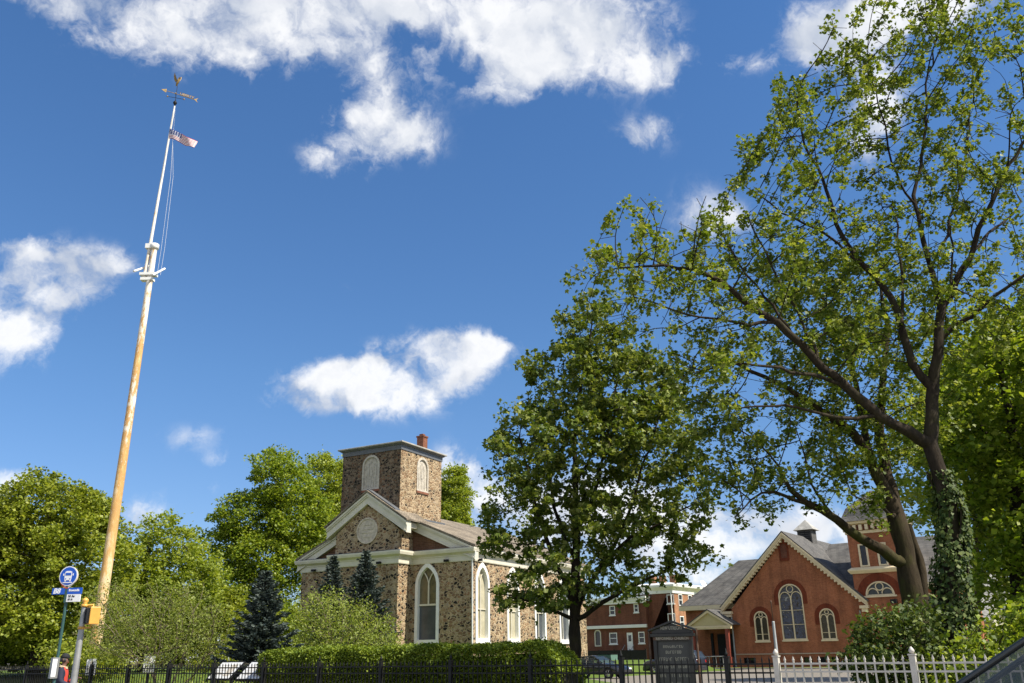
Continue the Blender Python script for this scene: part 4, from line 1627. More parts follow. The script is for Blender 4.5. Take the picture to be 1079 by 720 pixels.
rr_ = b.build('roof', M['slab_grey'], fl3)
b = MB()
for x in (-4.2, -2.9, -1.4):
    b.box(x - .35, x + .35, 3, 3.7, 9.303, 10.6)
b.build('chimney', M['brick_orange'], rr_)
ds = MB(); ds.tube([(-.12, -.1, 8.3), (-.12, -.1, .1)], .07, 6)
ds.build('downspout', M['white'], fl3)
dish = thing('satellite_dish', 'white satellite dish on the roof edge of the flats', 'satellite dish', at(741, 620, 112.5))
b = MB(); b.tube([(0, 0, -.9), (0, 0, .2)], .05, 6); b.build('mast', M['galv'], dish)
b = MB()
b.lathe([(.02, 0), (.25, .03), (.5, .12), (.52, .14), (.5, .145), (.25, .06), (.02, .03)], k=18)
b.build('dish', M['white'], dish, loc=(0, -.1, .45), rot=(RAD(62), 0, RAD(40)))
b = MB(); b.tube([(0, -.2, .25), (.35, -.55, .5)], .03, 5); b.box(.3, .42, -.62, -.5, .45, .57); b.build('feed_arm', M['galv'], dish)

f2 = thing('row_house', 'two storey brown brick house with white cornices and a white door behind the black car', 'building', FB + E2 * (-.7), -A_ST)
holes = [gothic(-10.25, .95, 2.4, 3.9, 4.35), rect(-6.15, -5.35, 1.8, 3.9), rect(-4.55, -3.7, 2.65, 3.95), rect(-4.95, -4.3, 6.2, 7.2), rect(-8.6, -7.5, 2.65, 3.95), rect(-8.4, -7.6, 6.0, 7.1)]
b = MB(); b.sheet(rect(-12.1, -3.3, 0, 7.5), holes, 0, .12); b.box(-3.6, -3.3, .01, .69, 0, 7.5); b.box(-12.1, -11.8, .01, 9, 0, 7.5)
b.build('wall', M['brick_flat'], f2)
b = MB()
b.box(-12.3, -3.1, -.35, .69, 7.503, 7.8); b.box(-12.4, -3.0, -.5, .69, 7.803, 8.05); b.box(-12.2, -3.2, -.25, -.004, 7.25, 7.5)
b.build('cornice', M['white'], f2)
b = MB(); b.box(-12.0, -5.3, .7, 9, 7.6, 7.95)
b.build('roof', M['slab_grey'], f2)
b = MB(); b.box(-12.2, -3.25, -.3, -.004, 4.45, 4.8)
b.build('string_course', M['white'], f2)
for h in holes[2:]:
    sash(f2, 'window', h[0][0], h[1][0], h[0][1], h[2][1], .06)
f = MB(); f.ring(holes[0], gothic(-10.25, .7, 2.52, 3.9, 4.2), -.05, .1)
w_ = f.build('window', M['cream'], f2); fill(gothic(-10.25, .7, 2.52, 3.9, 4.2), .08).build('pane', M['glass'], w_)
b = MB(); b.box(-6.15, -5.35, .02, .11, 1.8, 3.9)
dr = b.build('door', M['white'], f2)
b = MB(); b.box(-5.95, -5.55, -.0, .018, 2.9, 3.6); b.build('pane', M['glass'], dr)
b = MB()
for k in range(6):
    b.box(-6.4, -5.1, -.1 - .3 * (k + 1), -.1 - .3 * k if k else -.004, .1, 1.75 - .27 * k)
b.build('steps', M['found'], f2)
for x in (-6.35, -5.15):
    b = MB()
    b.tube([(x, -.2, 1.7), (x, -.2, 2.5), (x, -1.9, 1.1), (x, -1.9, .2)], .04, 6)
    b.build('handrail', M['galv'], f2)

dk = thing('dark_fence', 'low dark board fence before the brown brick house', 'fence', FB + E2 * (-3.5), -A_ST)
for k in range(5):
    b = MB(); b.box(-12.6 + 2.1 * k + .06, -12.6 + 2.1 * (k + 1) - .06, -.03, .03, .25, 1.9)
    b.build('panel', M['black_iron'], dk)
for k in range(6):
    b = MB(); b.box(-12.6 + 2.1 * k - .055, -12.6 + 2.1 * k + .055, -.05, .05, .1, 2.02)
    b.build('post', M['black_iron'], dk)
dm = thing('dumpster', 'faded green rubbish container standing on the grass beyond the black car', 'dumpster', at(641, 697, 92), -A_ST)
dm.location.z = .17
M['dump'] = plain('faded_green_steel', (.10, .19, .15), .6, var=.2)
b = MB(); b.prism_x([(-.55, .12), (.5, .12), (.6, 1.05), (.6, 1.3), (-.7, 1.3), (-.7, 1.05)], -.75, .75); b.build('bin', M['dump'], dm, bevel=.02)
b = MB(); b.box(-.78, .78, -.74, .64, 1.303, 1.36); b.build('lid', M['black_iron'], dm)
for x in (-.6, .6):
    b = MB(); b.lathe([(.02, 0), (.06, 0), (.06, .1), (.02, .1)], x, -.35, 10); b.build('caster', M['black_iron'], dm)

hs = thing('small_house', 'pale house with a grey roof glimpsed right of the ivy trunk', 'house', at(1022, 660, 95), -A_ST)
hs.location.z = 0
b = MB(); b.prism_x([(0, 0), (6, 0), (6, 4.2), (3, 6.8), (0, 4.2)], -3.2, 2.2); b.build('wall', M['wood_grey'], hs)
b = MB(); b.prism_x([(-.4, 4.0), (3, 6.95), (6.4, 4.0), (6.4, 4.15), (3, 7.12), (-.4, 4.15)], -3.4, 2.4); b.build('roof', M['slab_grey'], hs)
hs2 = thing('small_house', 'white gabled house farther off above the grey roofed one', 'house', at(1030, 660, 125), -A_ST)
hs2.location.z = 0
b = MB(); b.prism_x([(0, 0), (7, 0), (7, 8.5), (3.5, 11.2), (0, 8.5)], -5, 4); b.build('wall', M['white'], hs2)
b = MB(); b.prism_x([(-.4, 8.3), (3.5, 11.35), (7.4, 8.3), (7.4, 8.45), (3.5, 11.55), (-.4, 8.45)], -5.3, 4.3); b.build('roof', M['slab_grey'], hs2)
sash(hs2, 'window', -2, -.9, 5.5, 7, -.03)
sash(hs2, 'window', .9, 2, 5.5, 7, -.03)

# ------------------------------------------------------------------ fences along the pavement


def picket_panel(s0, s1, mat, parent, spear):
    b = MB()
    n = int(round((s1 - s0) / (.14 if spear else .168)))
    for k in range(1, n):
        s_ = s0 + (s1 - s0) * k / n
        w = .010 if spear else .013
        b.box(s_ - w, s_ + w, -w, w, .06, 1.42)
        top = [(s_ - w * 1.5, -w * 1.5, 1.42), (s_ + w * 1.5, -w * 1.5, 1.42), (s_ + w * 1.5, w * 1.5, 1.42), (s_ - w * 1.5, w * 1.5, 1.42), (s_, 0, 1.50)]
        b.add(top, [(3, 2, 1, 0), (0, 1, 4), (1, 2, 4), (2, 3, 4), (3, 0, 4)])
    for z in ((.16, 1.22, 1.36) if not spear else (.16, 1.20, 1.36)):
        h = .016 if not spear else .015
        b.box(s0 + .04, s1 - .04, -.024, .024, z - h, z + h)
    return b.build('panel', mat, parent)


def fence_post(s_, mat, parent, ball):
    b = MB()
    w = .045 if not ball else .05
    b.box(s_ - w, s_ + w, -w, w, 0, 1.48)
    b.box(s_ - w * 1.25, s_ + w * 1.25, -w * 1.25, w * 1.25, 1.483, 1.51)
    if ball:
        b.lathe([(.02, 1.511), (.035, 1.52), (.05, 1.545), (.05, 1.57), (.03, 1.60), (.008, 1.63)], s_, 0, 12)
    else:
        b.lathe([(.012, 1.511), (.03, 1.53), (.034, 1.56), (.012, 1.60), (.004, 1.66)], s_, 0, 8)
    return b.build('post', mat, parent)


S_J = -6.68
bf = thing('iron_fence', 'long black iron picket fence in front of the hedge and lawn', 'fence', st(0, C_FENCE), -A_ST)
ss = [S_J, -7.69] + [-7.69 - 2.4 * k for k in range(1, 17)]
for i in range(len(ss) - 1):
    picket_panel(ss[i + 1], ss[i], M['black_iron'], bf, True)
    fence_post(ss[i + 1], M['black_iron'], bf, False)
wfc = thing('picket_fence', 'pale grey metal picket fence with ball topped posts at the right', 'fence', st(0, C_FENCE), -A_ST)
for k in range(6):
    fence_post(S_J + 2.46 * k, M['white_iron'], wfc, True)
    if k < 5:
        picket_panel(S_J + 2.46 * k, S_J + 2.46 * (k + 1), M['white_iron'], wfc, False)

# ------------------------------------------------------------------ liberty pole
M['mast'] = None
m_, t_, p_ = new_mat('peeling_cream_mast_paint')
tc0 = t_.nodes.new('ShaderNodeTexCoord').outputs['Object']
mp0 = t_.nodes.new('ShaderNodeMapping'); mp0.inputs['Scale'].default_value = (1, 1, .3)
t_.links.new(tc0, mp0.inputs['Vector'])
sz = t_.nodes.new('ShaderNodeSeparateXYZ'); t_.links.new(tc0, sz.inputs[0])
wear = math_node(t_, 'ADD', noise(t_, 1.9, 9, .8, mp0.outputs[0]), math_node(t_, 'MULTIPLY_ADD', sz.outputs[2], -.012, .17))
wc = ramp(t_, wear, [(.40, (.74, .71, .64)), (.47, (.70, .62, .48)), (.50, (.50, .27, .08)), (.60, (.62, .38, .14)), (.68, (.72, .58, .36)), (.74, (.48, .24, .07)), (.85, (.30, .14, .05))])
t_.links.new(wc, p_.inputs['Base Color']); p_.inputs['Roughness'].default_value = .7
bump(t_, p_, wear, .4, .03)
M['mast'] = m_
M['gold'] = plain('weathered_gold_leaf', (.27, .18, .06), .5, .3, var=.55, scale=8)
FP = at(97, 703, 42); FP.z = .9
fp = thing('flagpole', 'tall two part wooden flagpole with peeling cream and orange paint', 'flagpole', FP)
top = at(184, 112, 42) - FP
l_top = at(163, 260, 42) - FP
b = MB(); b.tube([l_top * (k / 12) for k in range(13)], [.27 - .125 * k / 12 for k in range(13)], 18); b.build('lower_mast', M['mast'], fp)
u_bot, u_col = at(151.9, 294, 42) - FP, at(157.6, 258, 42) - FP
sh = Vector((0, -.05, 0))
b = MB(); b.tube([u_bot + (top - u_bot) * (k / 10) for k in range(11)], [.095 - .05 * k / 10 for k in range(11)], 14); b.build('topmast', M['mast'], fp)
b = MB()
b.lathe([(.2, -.14), (.225, -.12), (.225, .12), (.2, .14)], l_top.x, l_top.y, 18)
for v in range(len(b.v)):
    b.v[v] = (b.v[v][0], b.v[v][1], b.v[v][2] + l_top.z)
c2 = u_col
b.box(c2.x - .16, l_top.x, -.15, .15, l_top.z - .13, l_top.z + .13)
b.build('cap_band', M['white'], fp)
cz = (at(157, 287, 42) - FP)
b = MB()
a1, a2 = at(141, 286, 41.6) - FP, at(160, 279.5, 42.6) - FP
b.tube([a1, a2], .06, 8)
a3, a4 = at(161, 290, 41.6) - FP, at(173.5, 283.3, 42.6) - FP
b.tube([a3, a4], .06, 8)
b.box(cz.x - .42, cz.x + .42, -.2, .2, cz.z - .22, cz.z - .08)
b.box(cz.x - .35, cz.x + .30, -.17, .17, cz.z - .5, cz.z - .35)
b.build('crosstree', M['white'], fp)
vane = thing('weather_vane', 'gold eagle weather vane with arrow on top of the flagpole', 'weather vane', FP + top)
b = MB(); b.lathe([(.03, 0), (.05, .02), (.05, .1), (.12, .2), (.16, .3), (.12, .42), (.04, .5), (.02, .55), (.02, 2.0)], k=14); b.build('spindle', M['black_iron'], vane)
b = MB()
for a in (20, 110):
    d = Vector((math.cos(RAD(a)), math.sin(RAD(a)), 0)) * .62
    b.tube([-d + Vector((0, 0, .8)), d + Vector((0, 0, .8))], .018, 6)
b.build('cross_arm', M['black_iron'], vane)
for a in (20, 110, 200, 290):
    b = MB(); b.lathe([(.01, -.07), (.055, -.04), (.07, 0), (.055, .04), (.01, .07)], k=10)
    b.build('ball', M['gold'], vane, loc=(.64 * math.cos(RAD(a)), .64 * math.sin(RAD(a)), .8))
b = MB()
b.tube([(-1.0, 0, 1.18), (1.45, 0, 1.18)], .022, 6)
b.prism_y([(-1.25, 1.18), (-.85, 1.0), (-.85, 1.36)], -.015, .015)
b.prism_y([(1.3, 1.2), (1.65, 1.42), (1.5, 1.2), (1.65, .98)], -.015, .015)
ar = b.build('arrow', M['gold'], vane, rot=(0, RAD(4), RAD(28)))
vane.scale = (.7, .7, .7)
b = MB(); b.box(.15, 1.32, -.012, .012, 1.21, 1.24); b.box(.15, 1.32, -.012, .012, 1.42, 1.45); b.build('banner', M['black_iron'], ar)
lettering('LIBERTY', .26, M['gold'], ar, (.74, -.013, 1.325), width=1.1, bold=.006)
b = MB()
b.tube([(-.14, 0, 2.0), (-.08, 0, 2.2), (0, 0, 2.38), (.06, 0, 2.55), (.10, 0, 2.68), (.16, 0, 2.72), (.26, 0, 2.68)], [.04, .09, .11, .09, .06, .055, .012], 10)
b.build('eagle', M['gold'], vane, rot=(0, 0, RAD(-25)))
ea = bpy.data.objects['eagle']
for sg in (-1, 1):
    b = MB()
    P_ = [(0, sg * .08, 2.45), (-.05, sg * .28, 2.85), (-.1, sg * .34, 3.1), (-.2, sg * .30, 2.75), (-.22, sg * .2, 2.5), (-.16, sg * .1, 2.3)]
    b.add(P_ + [(x + .03, y + sg * .04, z) for x, y, z in P_], [(0, 1, 2, 3, 4, 5), (11, 10, 9, 8, 7, 6)] + [(i, (i + 1) % 6, (i + 1) % 6 + 6, i + 6) for i in range(6)])
    b.build('wing', M['gold'], ea)
# flag
M['flag_red'] = plain('flag_red_cloth', (.42, .05, .05), .85, var=.1)
M['flag_white'] = plain('flag_white_cloth', (.93, .92, .90), .85, var=.03)
M['flag_blue'] = plain('flag_blue_cloth', (.03, .05, .20), .85, var=.1)
fa = at(178.6, 141, 41.9)
fb = at(206, 151, 40.7)
hoist = (at(180.5, 133, 41.9) - at(178.6, 143.5, 41.9))
fly = fb - fa
nx, nz = 26, 13  # thirteen stripes
V, Q, mi = [], [], []
flag_n = fly.cross(hoist).normalized()
for i in range(nx + 1):
    for j in range(nz + 1):
        u, v = i / nx, j / nz
        p = fa + fly * u + hoist * (v - .5) * (.95 - .2 * u) + flag_n * (.10 * math.sin(u * 9 + v * 1.5) * (.3 + u)) + Vector((0, 0, -.10 * u * u + .05 * math.sin(u * 7)))
        V.append(p - fa)
for i in range(nx):
    for j in range(nz):
        Q.append((i * (nz + 1) + j, (i + 1) * (nz + 1) + j, (i + 1) * (nz + 1) + j + 1, i * (nz + 1) + j + 1))
        if i < nx * .4 and j >= 6:
            mi.append(1 if (i + j) % 2 == 0 and 0 < i < 10 and 6 < j < 12 and i % 2 else 2)
        else:
            mi.append(0 if j % 2 == 0 else 1)
flag = fast_mesh('flag', np.array(V), np.array(Q), [M['flag_red'], M['flag_white'], M['flag_blue']], None, mi)
flag.location = fa
sf = flag.modifiers.new('cloth', 'SOLIDIFY'); sf.thickness = .006
tag(flag, 'striped national flag flying at half height on the flagpole', 'flag')
hl = MB()
for dx, px1, py1 in ((0, 170, 262), (.05, 173.5, 262)):
    q0, q1 = at(184.5, 116, 41.9), at(px1, py1, 41.8)
    q2 = at(px1 - 4.5, py1 + 28, 41.75)
    pts = [q0, at(182, 150, 41.85), (q0 + q1) / 2 + Vector((.12 + dx, 0, 0)), q1, q2]
    hl.tube(pts, .0065, 4, caps=False)
hlo = hl.build('halyard', M['white'])
tag(hlo, 'thin pale rope hanging beside the topmast of the flagpole', 'rope')

# ------------------------------------------------------------------ bus stop
M['bus_blue'] = plain('sign_blue', (.01, .09, .50), .4, var=.05)
M['sign_white'] = plain('sign_white', (.80, .81, .82), .4, var=.04)
M['sign_red'] = plain('sign_red', (.55, .05, .03), .4, var=.05)
M['sign_cream'] = plain('sign_cream', (.72, .62, .45), .45, var=.05)
M['pole_green'] = plain('dark_green_pole_paint', (.03, .085, .08), .45, var=.2)
M['yellow'] = plain('signal_yellow_paint', (.62, .34, .06), .45, var=.12)
bp = at(72.4, 608.5, 22)
bst = thing('bus_stop_sign', 'round blue bus stop sign with route blades on a slim green pole', 'bus stop', (bp.x + .0, 22, 0), RAD(-6))
zc = bp.z
b = MB(); b.tube([(0, .05, 0), (0, .05, zc + .1)], .035, 10); b.lathe([(.07, 0), (.07, .08), (.045, .14), (.036, .2)], 0, .05, 10); b.build('pole', M['pole_green'], bst)
circ = lambda r, cz_, n=40, cx_=0: [(cx_ + r * math.cos(6.28318 * i / n), cz_ + r * math.sin(6.28318 * i / n)) for i in range(n)]
b = MB(); b.prism_y([(.24 * math.cos(RAD(a)), zc + .02 + .24 * math.sin(RAD(a))) for a in range(-30, 215, 7)] + [(-.14, zc - .17), (-.04, zc - .26), (.04, zc - .26), (.14, zc - .17)], -.012, .012)
b.slot = 1
crescent = [(-.215, zc - .09), (-.14, zc - .19), (-.04, zc - .262), (.04, zc - .262), (.03, zc - .245), (-.05, zc - .235), (-.13, zc - .155), (-.2, zc - .06)]
b.prism_y(crescent, -.0165, -.0125)
dsk = b.build('disc', [M['sign_cream'], M['sign_red']], bst)
b = MB(); b.prism_y(circ(.235, zc + .03), -.021, -.017); b.slot = 1; b.prism_y(circ(.212, zc + .03), -.025, -.0215)
b.build('roundel', [M['sign_white'], M['bus_blue']], dsk)
b = MB()      # bus pictogram seen from the front
body = [(-.085, zc - .07), (.085, zc - .07), (.095, zc + .03), (.085, zc + .13), (.05, zc + .15), (-.05, zc + .15), (-.085, zc + .13), (-.095, zc + .03)]
b.prism_y(body, -.029, -.0255)
b.box(-.08, -.045, -.029, -.0255, zc - .10, zc - .0705); b.box(.045, .08, -.029, -.0255, zc - .10, zc - .0705)
b.box(-.12, .12, -.029, -.0255, zc - .135, zc - .115)
b.box(-.135, -.11, -.029, -.0255, zc + .04, zc + .09); b.box(.11, .135, -.029, -.0255, zc + .04, zc + .09)
b.slot = 1
b.prism_y([(-.075, zc + .045), (.075, zc + .045), (.068, zc + .105), (-.068, zc + .105)], -.033, -.0295)
for x in (-.055, .055):
    b.prism_y(circ(.014, zc - .035, 12, x), -.033, -.0295)
b.build('bus_symbol', [M['sign_white'], M['bus_blue']], dsk)
zb = at(70, 623, 22).z
b = MB(); b.box(-.37, -.025, -.012, .012, zb - .075, zb + .075); bl1 = b.build('route_blade', M['bus_blue'], bst)
lettering('B8', .17, M['sign_white'], bl1, (-.25, -.0135, zb), bold=.006, shear=.2)
b = MB(); b.box(.03, .40, -.012, .012, zb - .075, zb + .075); bl2 = b.build('destination_blade', M['bus_blue'], bst)
lettering('Brownsville', .075, M['sign_white'], bl2, (.20, -.0135, zb + .015), width=.27, bold=.003)
b = MB(); b.box(.03, .385, -.011, .011, zb - .255, zb - .078); bl3 = b.build('street_blade', M['sign_white'], bst)
M['ink'] = plain('black_ink', (.02, .02, .022), .6, var=.1)
lettering('18 Av', .075, M['ink'], bl3, (.15, -.0125, zb - .125), bold=.003)
lettering('83 St', .06, M['ink'], bl3, (.13, -.0125, zb - .20), bold=.002)
b = MB(); b.box(-.03, .03, -.016, .016, zb - .27, zb + .2); b.build('bracket', M['pole_green'], bst)
zt, zl = at(60, 693, 22).z, at(57, 715, 22).z
b = MB()
b.prism_z([(-.075, -.08), (.0, -.12), (.085, -.05), (.085, .03), (-.075, .03)], zl, zt)
b.slot = 1
b.prism_z([(.006, -.1195), (.082, -.057), (.085, -.0605), (.009, -.123)], zl + .04, zt - .04)
b.build('timetable_box', [M['galv'], M['sign_white']], bst, loc=(-.02, .02, 0))

# ------------------------------------------------------------------ pedestrian signal
sg_top = at(89.5, 637, 20.6)
sgn = thing('pedestrian_signal', 'yellow pedestrian signal box on a thick grey tapering pole', 'traffic signal', (sg_top.x, 20.6, 0))
b = MB(); b.lathe([(.16, 0), (.16, .1), (.1, .22), (.075, .5), (.07, 1.4), (.055, sg_top.z - .05), (.05, sg_top.z)], k=16); b.build('pole', M['galv'], sgn)
b = MB(); b.lathe([(.05, sg_top.z + .001), (.06, sg_top.z + .01), (.04, sg_top.z + .03), (.07, sg_top.z + .07), (.065, sg_top.z + .11), (.03, sg_top.z + .14), (.01, sg_top.z + .15)], k=14); b.build('finial', M['yellow'], sgn)
zs_ = at(95, 649, 20.6).z
hd_ = bpy.data.objects.new('signal_head', None)
b = MB()
b.box(-.17, .17, -.07, .15, -.19, .19)
head = b.build('signal_head', M['yellow'], sgn, loc=(.19, -.02, zs_), rot=(0, 0, RAD(-52)), bevel=.015)
bpy.data.objects.remove(hd_)
head.name = 'signal_head'
b = MB(); b.box(-.15, .15, -.085, -.072, -.17, .17); b.build('lens', M['black_iron'], head)
b = MB()
for k in range(8):
    x = -.13 + .26 * k / 7
    b.box(x - .004, x + .004, -.13, -.0855, -.165, .165)
for k in range(8):
    z = -.15 + .3 * k / 7
    b.box(-.15, .15, -.125, -.0855, z - .003, z + .003)
b.build('eggcrate_visor', M['ink'], head)
b = MB()
b.tube([(0, 0, zs_ + .22), (.2, 0, zs_ + .24), (.2, 0, zs_ + .195)], .022, 8); b.lathe([(.075, zs_ + .19), (.075, zs_ + .25)], 0, 0, 14)
b.build('bracket', M['yellow'], sgn)
b = MB()
b.tube([(0, 0, zs_ - .26), (.2, 0, zs_ - .25), (.2, 0, zs_ - .195)], .022, 8)
b.lathe([(.08, zs_ - .29), (.08, zs_ - .23)], 0, 0, 14)
b.build('bracket', M['yellow'], sgn)

# ------------------------------------------------------------------ signs in the churchyard
bd0 = at(711, 700, 21); bd0.z = 0
brd = thing('notice_board', 'black church notice board with a small pediment between two posts behind the fence', 'notice board', bd0, RAD(-20))
M['board'] = plain('black_board_paint', (.022, .021, .019), .5, var=.3)
M['board_face'] = plain('dark_grey_board_face', (.045, .045, .042), .35, var=.25, scale=2)
M['old_letter'] = plain('faded_cream_lettering', (.33, .31, .25), .8, var=.25, scale=8)
HW = .44
b = MB()
b.ring(rect(-HW, HW, .25, 1.93), rect(-HW + .08, HW - .08, .35, 1.84), -.09, .09)
b.box(-HW - .06, HW + .06, -.13, .11, 1.933, 2.0)
b.prism_y([(-HW - .02, 2.003), (HW + .02, 2.003), (HW + .02, 2.06), (0, 2.22), (-HW - .02, 2.06)], -.1, .09)
b.prism_y([(-HW - .1, 2.05), (0, 2.235), (HW + .1, 2.05), (HW + .1, 2.09), (0, 2.285), (-HW - .1, 2.09)], -.15, .12)
fr_ = b.build('cabinet', M['board'], brd, bevel=.004)
b = MB(); b.box(-HW + .08, HW - .08, -.02, .06, .35, 1.84)
fcb = b.build('face', M['board_face'], brd)
for x in (-HW - .10, HW + .10):
    b = MB(); b.tube([(x, 0, 0), (x, 0, 2.1)], .028, 8); b.build('post', M['rusty'], brd)
for x in (-.3, .3):
    b = MB(); b.box(x - .05, x + .05, -.04, .04, 0, .249); b.build('leg', M['board'], brd)
lettering('NEW UTRECHT', .10, M['old_letter'], fr_, (0, -.1025, 2.115), width=.50, bold=.002)
b = MB(); b.box(-HW + .0, HW - .0, -.1015, -.0905, 1.86, 1.925); b.build('letter_strip', M['rusty'], fr_)
lettering('REFORMED CHURCH', .085, M['old_letter'], fr_, (0, -.104, 1.892), width=.74, bold=.002)
rng0 = random.Random(5)
b = MB()      # unreadable rows of changeable letters
for z, words_, h in ((1.72, (9,), .055), (1.60, (7,), .065), (1.45, (6, 6), .075), (1.29, (7, 5), .065), (1.11, (3, 3, 5), .08), (.93, (2, 2), .075), (.66, (8, 3), .08)):
    b = MB()
    tot = sum(words_) * .052 + (len(words_) - 1) * .06
    x = -tot / 2
    for w_ in words_:
        for _ in range(w_):
            k_ = rng0.random()
            b.box(x, x + .010, -.026, -.021, z - h / 2, z + h / 2)
            if k_ < .75:
                b.box(x + .0105, x + .036, -.026, -.021, z + h / 2 - .012, z + h / 2)
            if k_ > .3:
                b.box(x + .0105, x + .034, -.026, -.021, z - h / 2, z - h / 2 + .012)
            if .2 < k_ < .9:
                b.box(x + .0105, x + .03, -.026, -.021, z - .005, z + .006)
            if k_ > .5:
                b.box(x + .0345, x + .042, -.026, -.021, z - h / 2 + .0125, z + h / 2 - .0125)
            x += .052
        x += .06
    b.build('letter_row', M['old_letter'], fcb)

M['panel'] = plain('pale_information_print', (.70, .71, .70), .35, var=.12, scale=4)
for i, (px, Y, lab) in enumerate(((238, 29.3, 'slanted white information panel, the left of the two, behind the fence'), (269.5, 28.2, 'slanted white information panel beside the hedge end, partly behind the spruce'))):
    p = at(px, 707, Y); p.z = lawn_z(Vector((p.x, p.y, 0)).dot(E1), Vector((p.x, p.y, 0)).dot(E2))
    zc_ = at(px, 707, Y).z - p.z
    t = thing('information_panel', lab, 'sign', p, -A_ST, 'slanted information panels on the lawn')
    b = MB(); b.box(-.57, .57, -.37, .37, -.02, .02); pn = b.build('panel', M['panel'], t, loc=(0, 0, zc_), rot=(RAD(42), 0, 0))
    b = MB(); b.ring(rect(-.585, .585, -.385, .385), rect(-.55, .55, -.35, .35), -.026, .026)
    fr_ = b.build('frame', M['black_iron'], pn, rot=(RAD(-90), 0, 0))
    b = MB()
    for k in range(6):
        b.box(-.42, -.02 + .1 * (k % 2), .22 - k * .08 - .012, .22 - k * .08 + .012, .0203, .0215)
    b.box(.1, .42, -.25, .25, .0203, .0215)
    b.build('print', M['wood_grey'], pn)
    for x in (-.35, .35):
        b = MB(); b.box(x - .035, x + .035, -.03, .03, 0, max(.1, zc_ - .03)); b.build('leg', M['black_iron'], t)
for (px, py, Y, w, h, lab, rz) in ((157, 700, 31.6, .37, .52, 'white upright notice on a post among the dark stems', 8), (96, 703, 33.2, .33, .55, 'white plaque with faint print near the foot of the flagpole', 10)):
    p = at(px, py, Y); zc_ = p.z; p.z = lawn_z(p.dot(E1), p.dot(E2))
    t = thing('notice_sign', lab, 'sign', p, RAD(rz))
    b = MB(); b.box(-w / 2, w / 2, -.02, .0, zc_ - p.z - h / 2, zc_ - p.z + h / 2); pn = b.build('panel', M['panel'], t)
    b = MB()
    for k in range(5):
        b.box(-w * .32, w * (.32 - .1 * (k % 2)), -.0225, -.0205, zc_ - p.z + h * (.02 - .09 * k) - .008, zc_ - p.z + h * (.02 - .09 * k) + .008)
    b.prism_y(circ(w * .16, zc_ - p.z + h * .26, 16), -.0225, -.0205)
    b.build('print', M['wood_grey'], pn)
    b = MB(); b.box(-.03, .03, .002, .05, 0, zc_ - p.z + h / 2 - .05); b.build('post', M['black_iron'], t)
up = at(821, 716, 40); up.z = .004
utl = thing('lamp_pole', 'slim grey steel pole with a thinner top standing before the brick church', 'pole', (at(813, 640, 40).x, 40, .004))
b = MB(); b.lathe([(.16, 0), (.16, .06), (.075, .2), (.06, 2.75), (.055, 2.8)], k=12); b.build('shaft', M['grey_pipe'], utl)
b = MB(); b.lathe([(.022, 2.801), (.022, 3.55), (.04, 3.6), (.02, 3.68)], k=8); b.build('top_rod', M['rusty'], utl)
# ------------------------------------------------------------------ cars
M['car_black'] = plain('black_car_paint', (.012, .013, .018), .18, var=.1, spec=.8)
M['car_navy'] = plain('dark_navy_car_paint', (.016, .02, .032), .2, var=.1, spec=.8)
M['car_silver'] = plain('silver_car_paint', (.33, .34, .35), .25, .3, var=.06)
M['car_green'] = plain('dark_grey_green_car_paint', (.018, .022, .022), .2, .2, var=.06, spec=.8)
M['tyre'] = plain('tyre_rubber', (.018, .018, .018), .85, var=.2)
M['rim'] = plain('alloy_rim', (.42, .42, .43), .35, .7, var=.1)
M['tail'] = plain('red_lamp_lens', (.55, .02, .015), .2, var=.1)
M['lamp'] = plain('clear_lamp_lens', (.65, .66, .68), .12, var=.1)
M['amber'] = plain('amber_lamp_lens', (.65, .22, .03), .25, var=.1)
M['trim_black'] = plain('black_plastic', (.02, .02, .02), .6, var=.2)
M['seat'] = plain('dark_seat_cloth', (.03, .032, .035), .9, var=.2)
gm, gt, gp_ = new_mat('car_window_glass')
gp_.inputs['Base Color'].default_value = (.045, .06, .068, 1)
gp_.inputs['Roughness'].default_value = .03
gp_.inputs['Alpha'].default_value = .5
gp_.inputs['Specular IOR Level'].default_value = .9
M['car_glass'] = gm


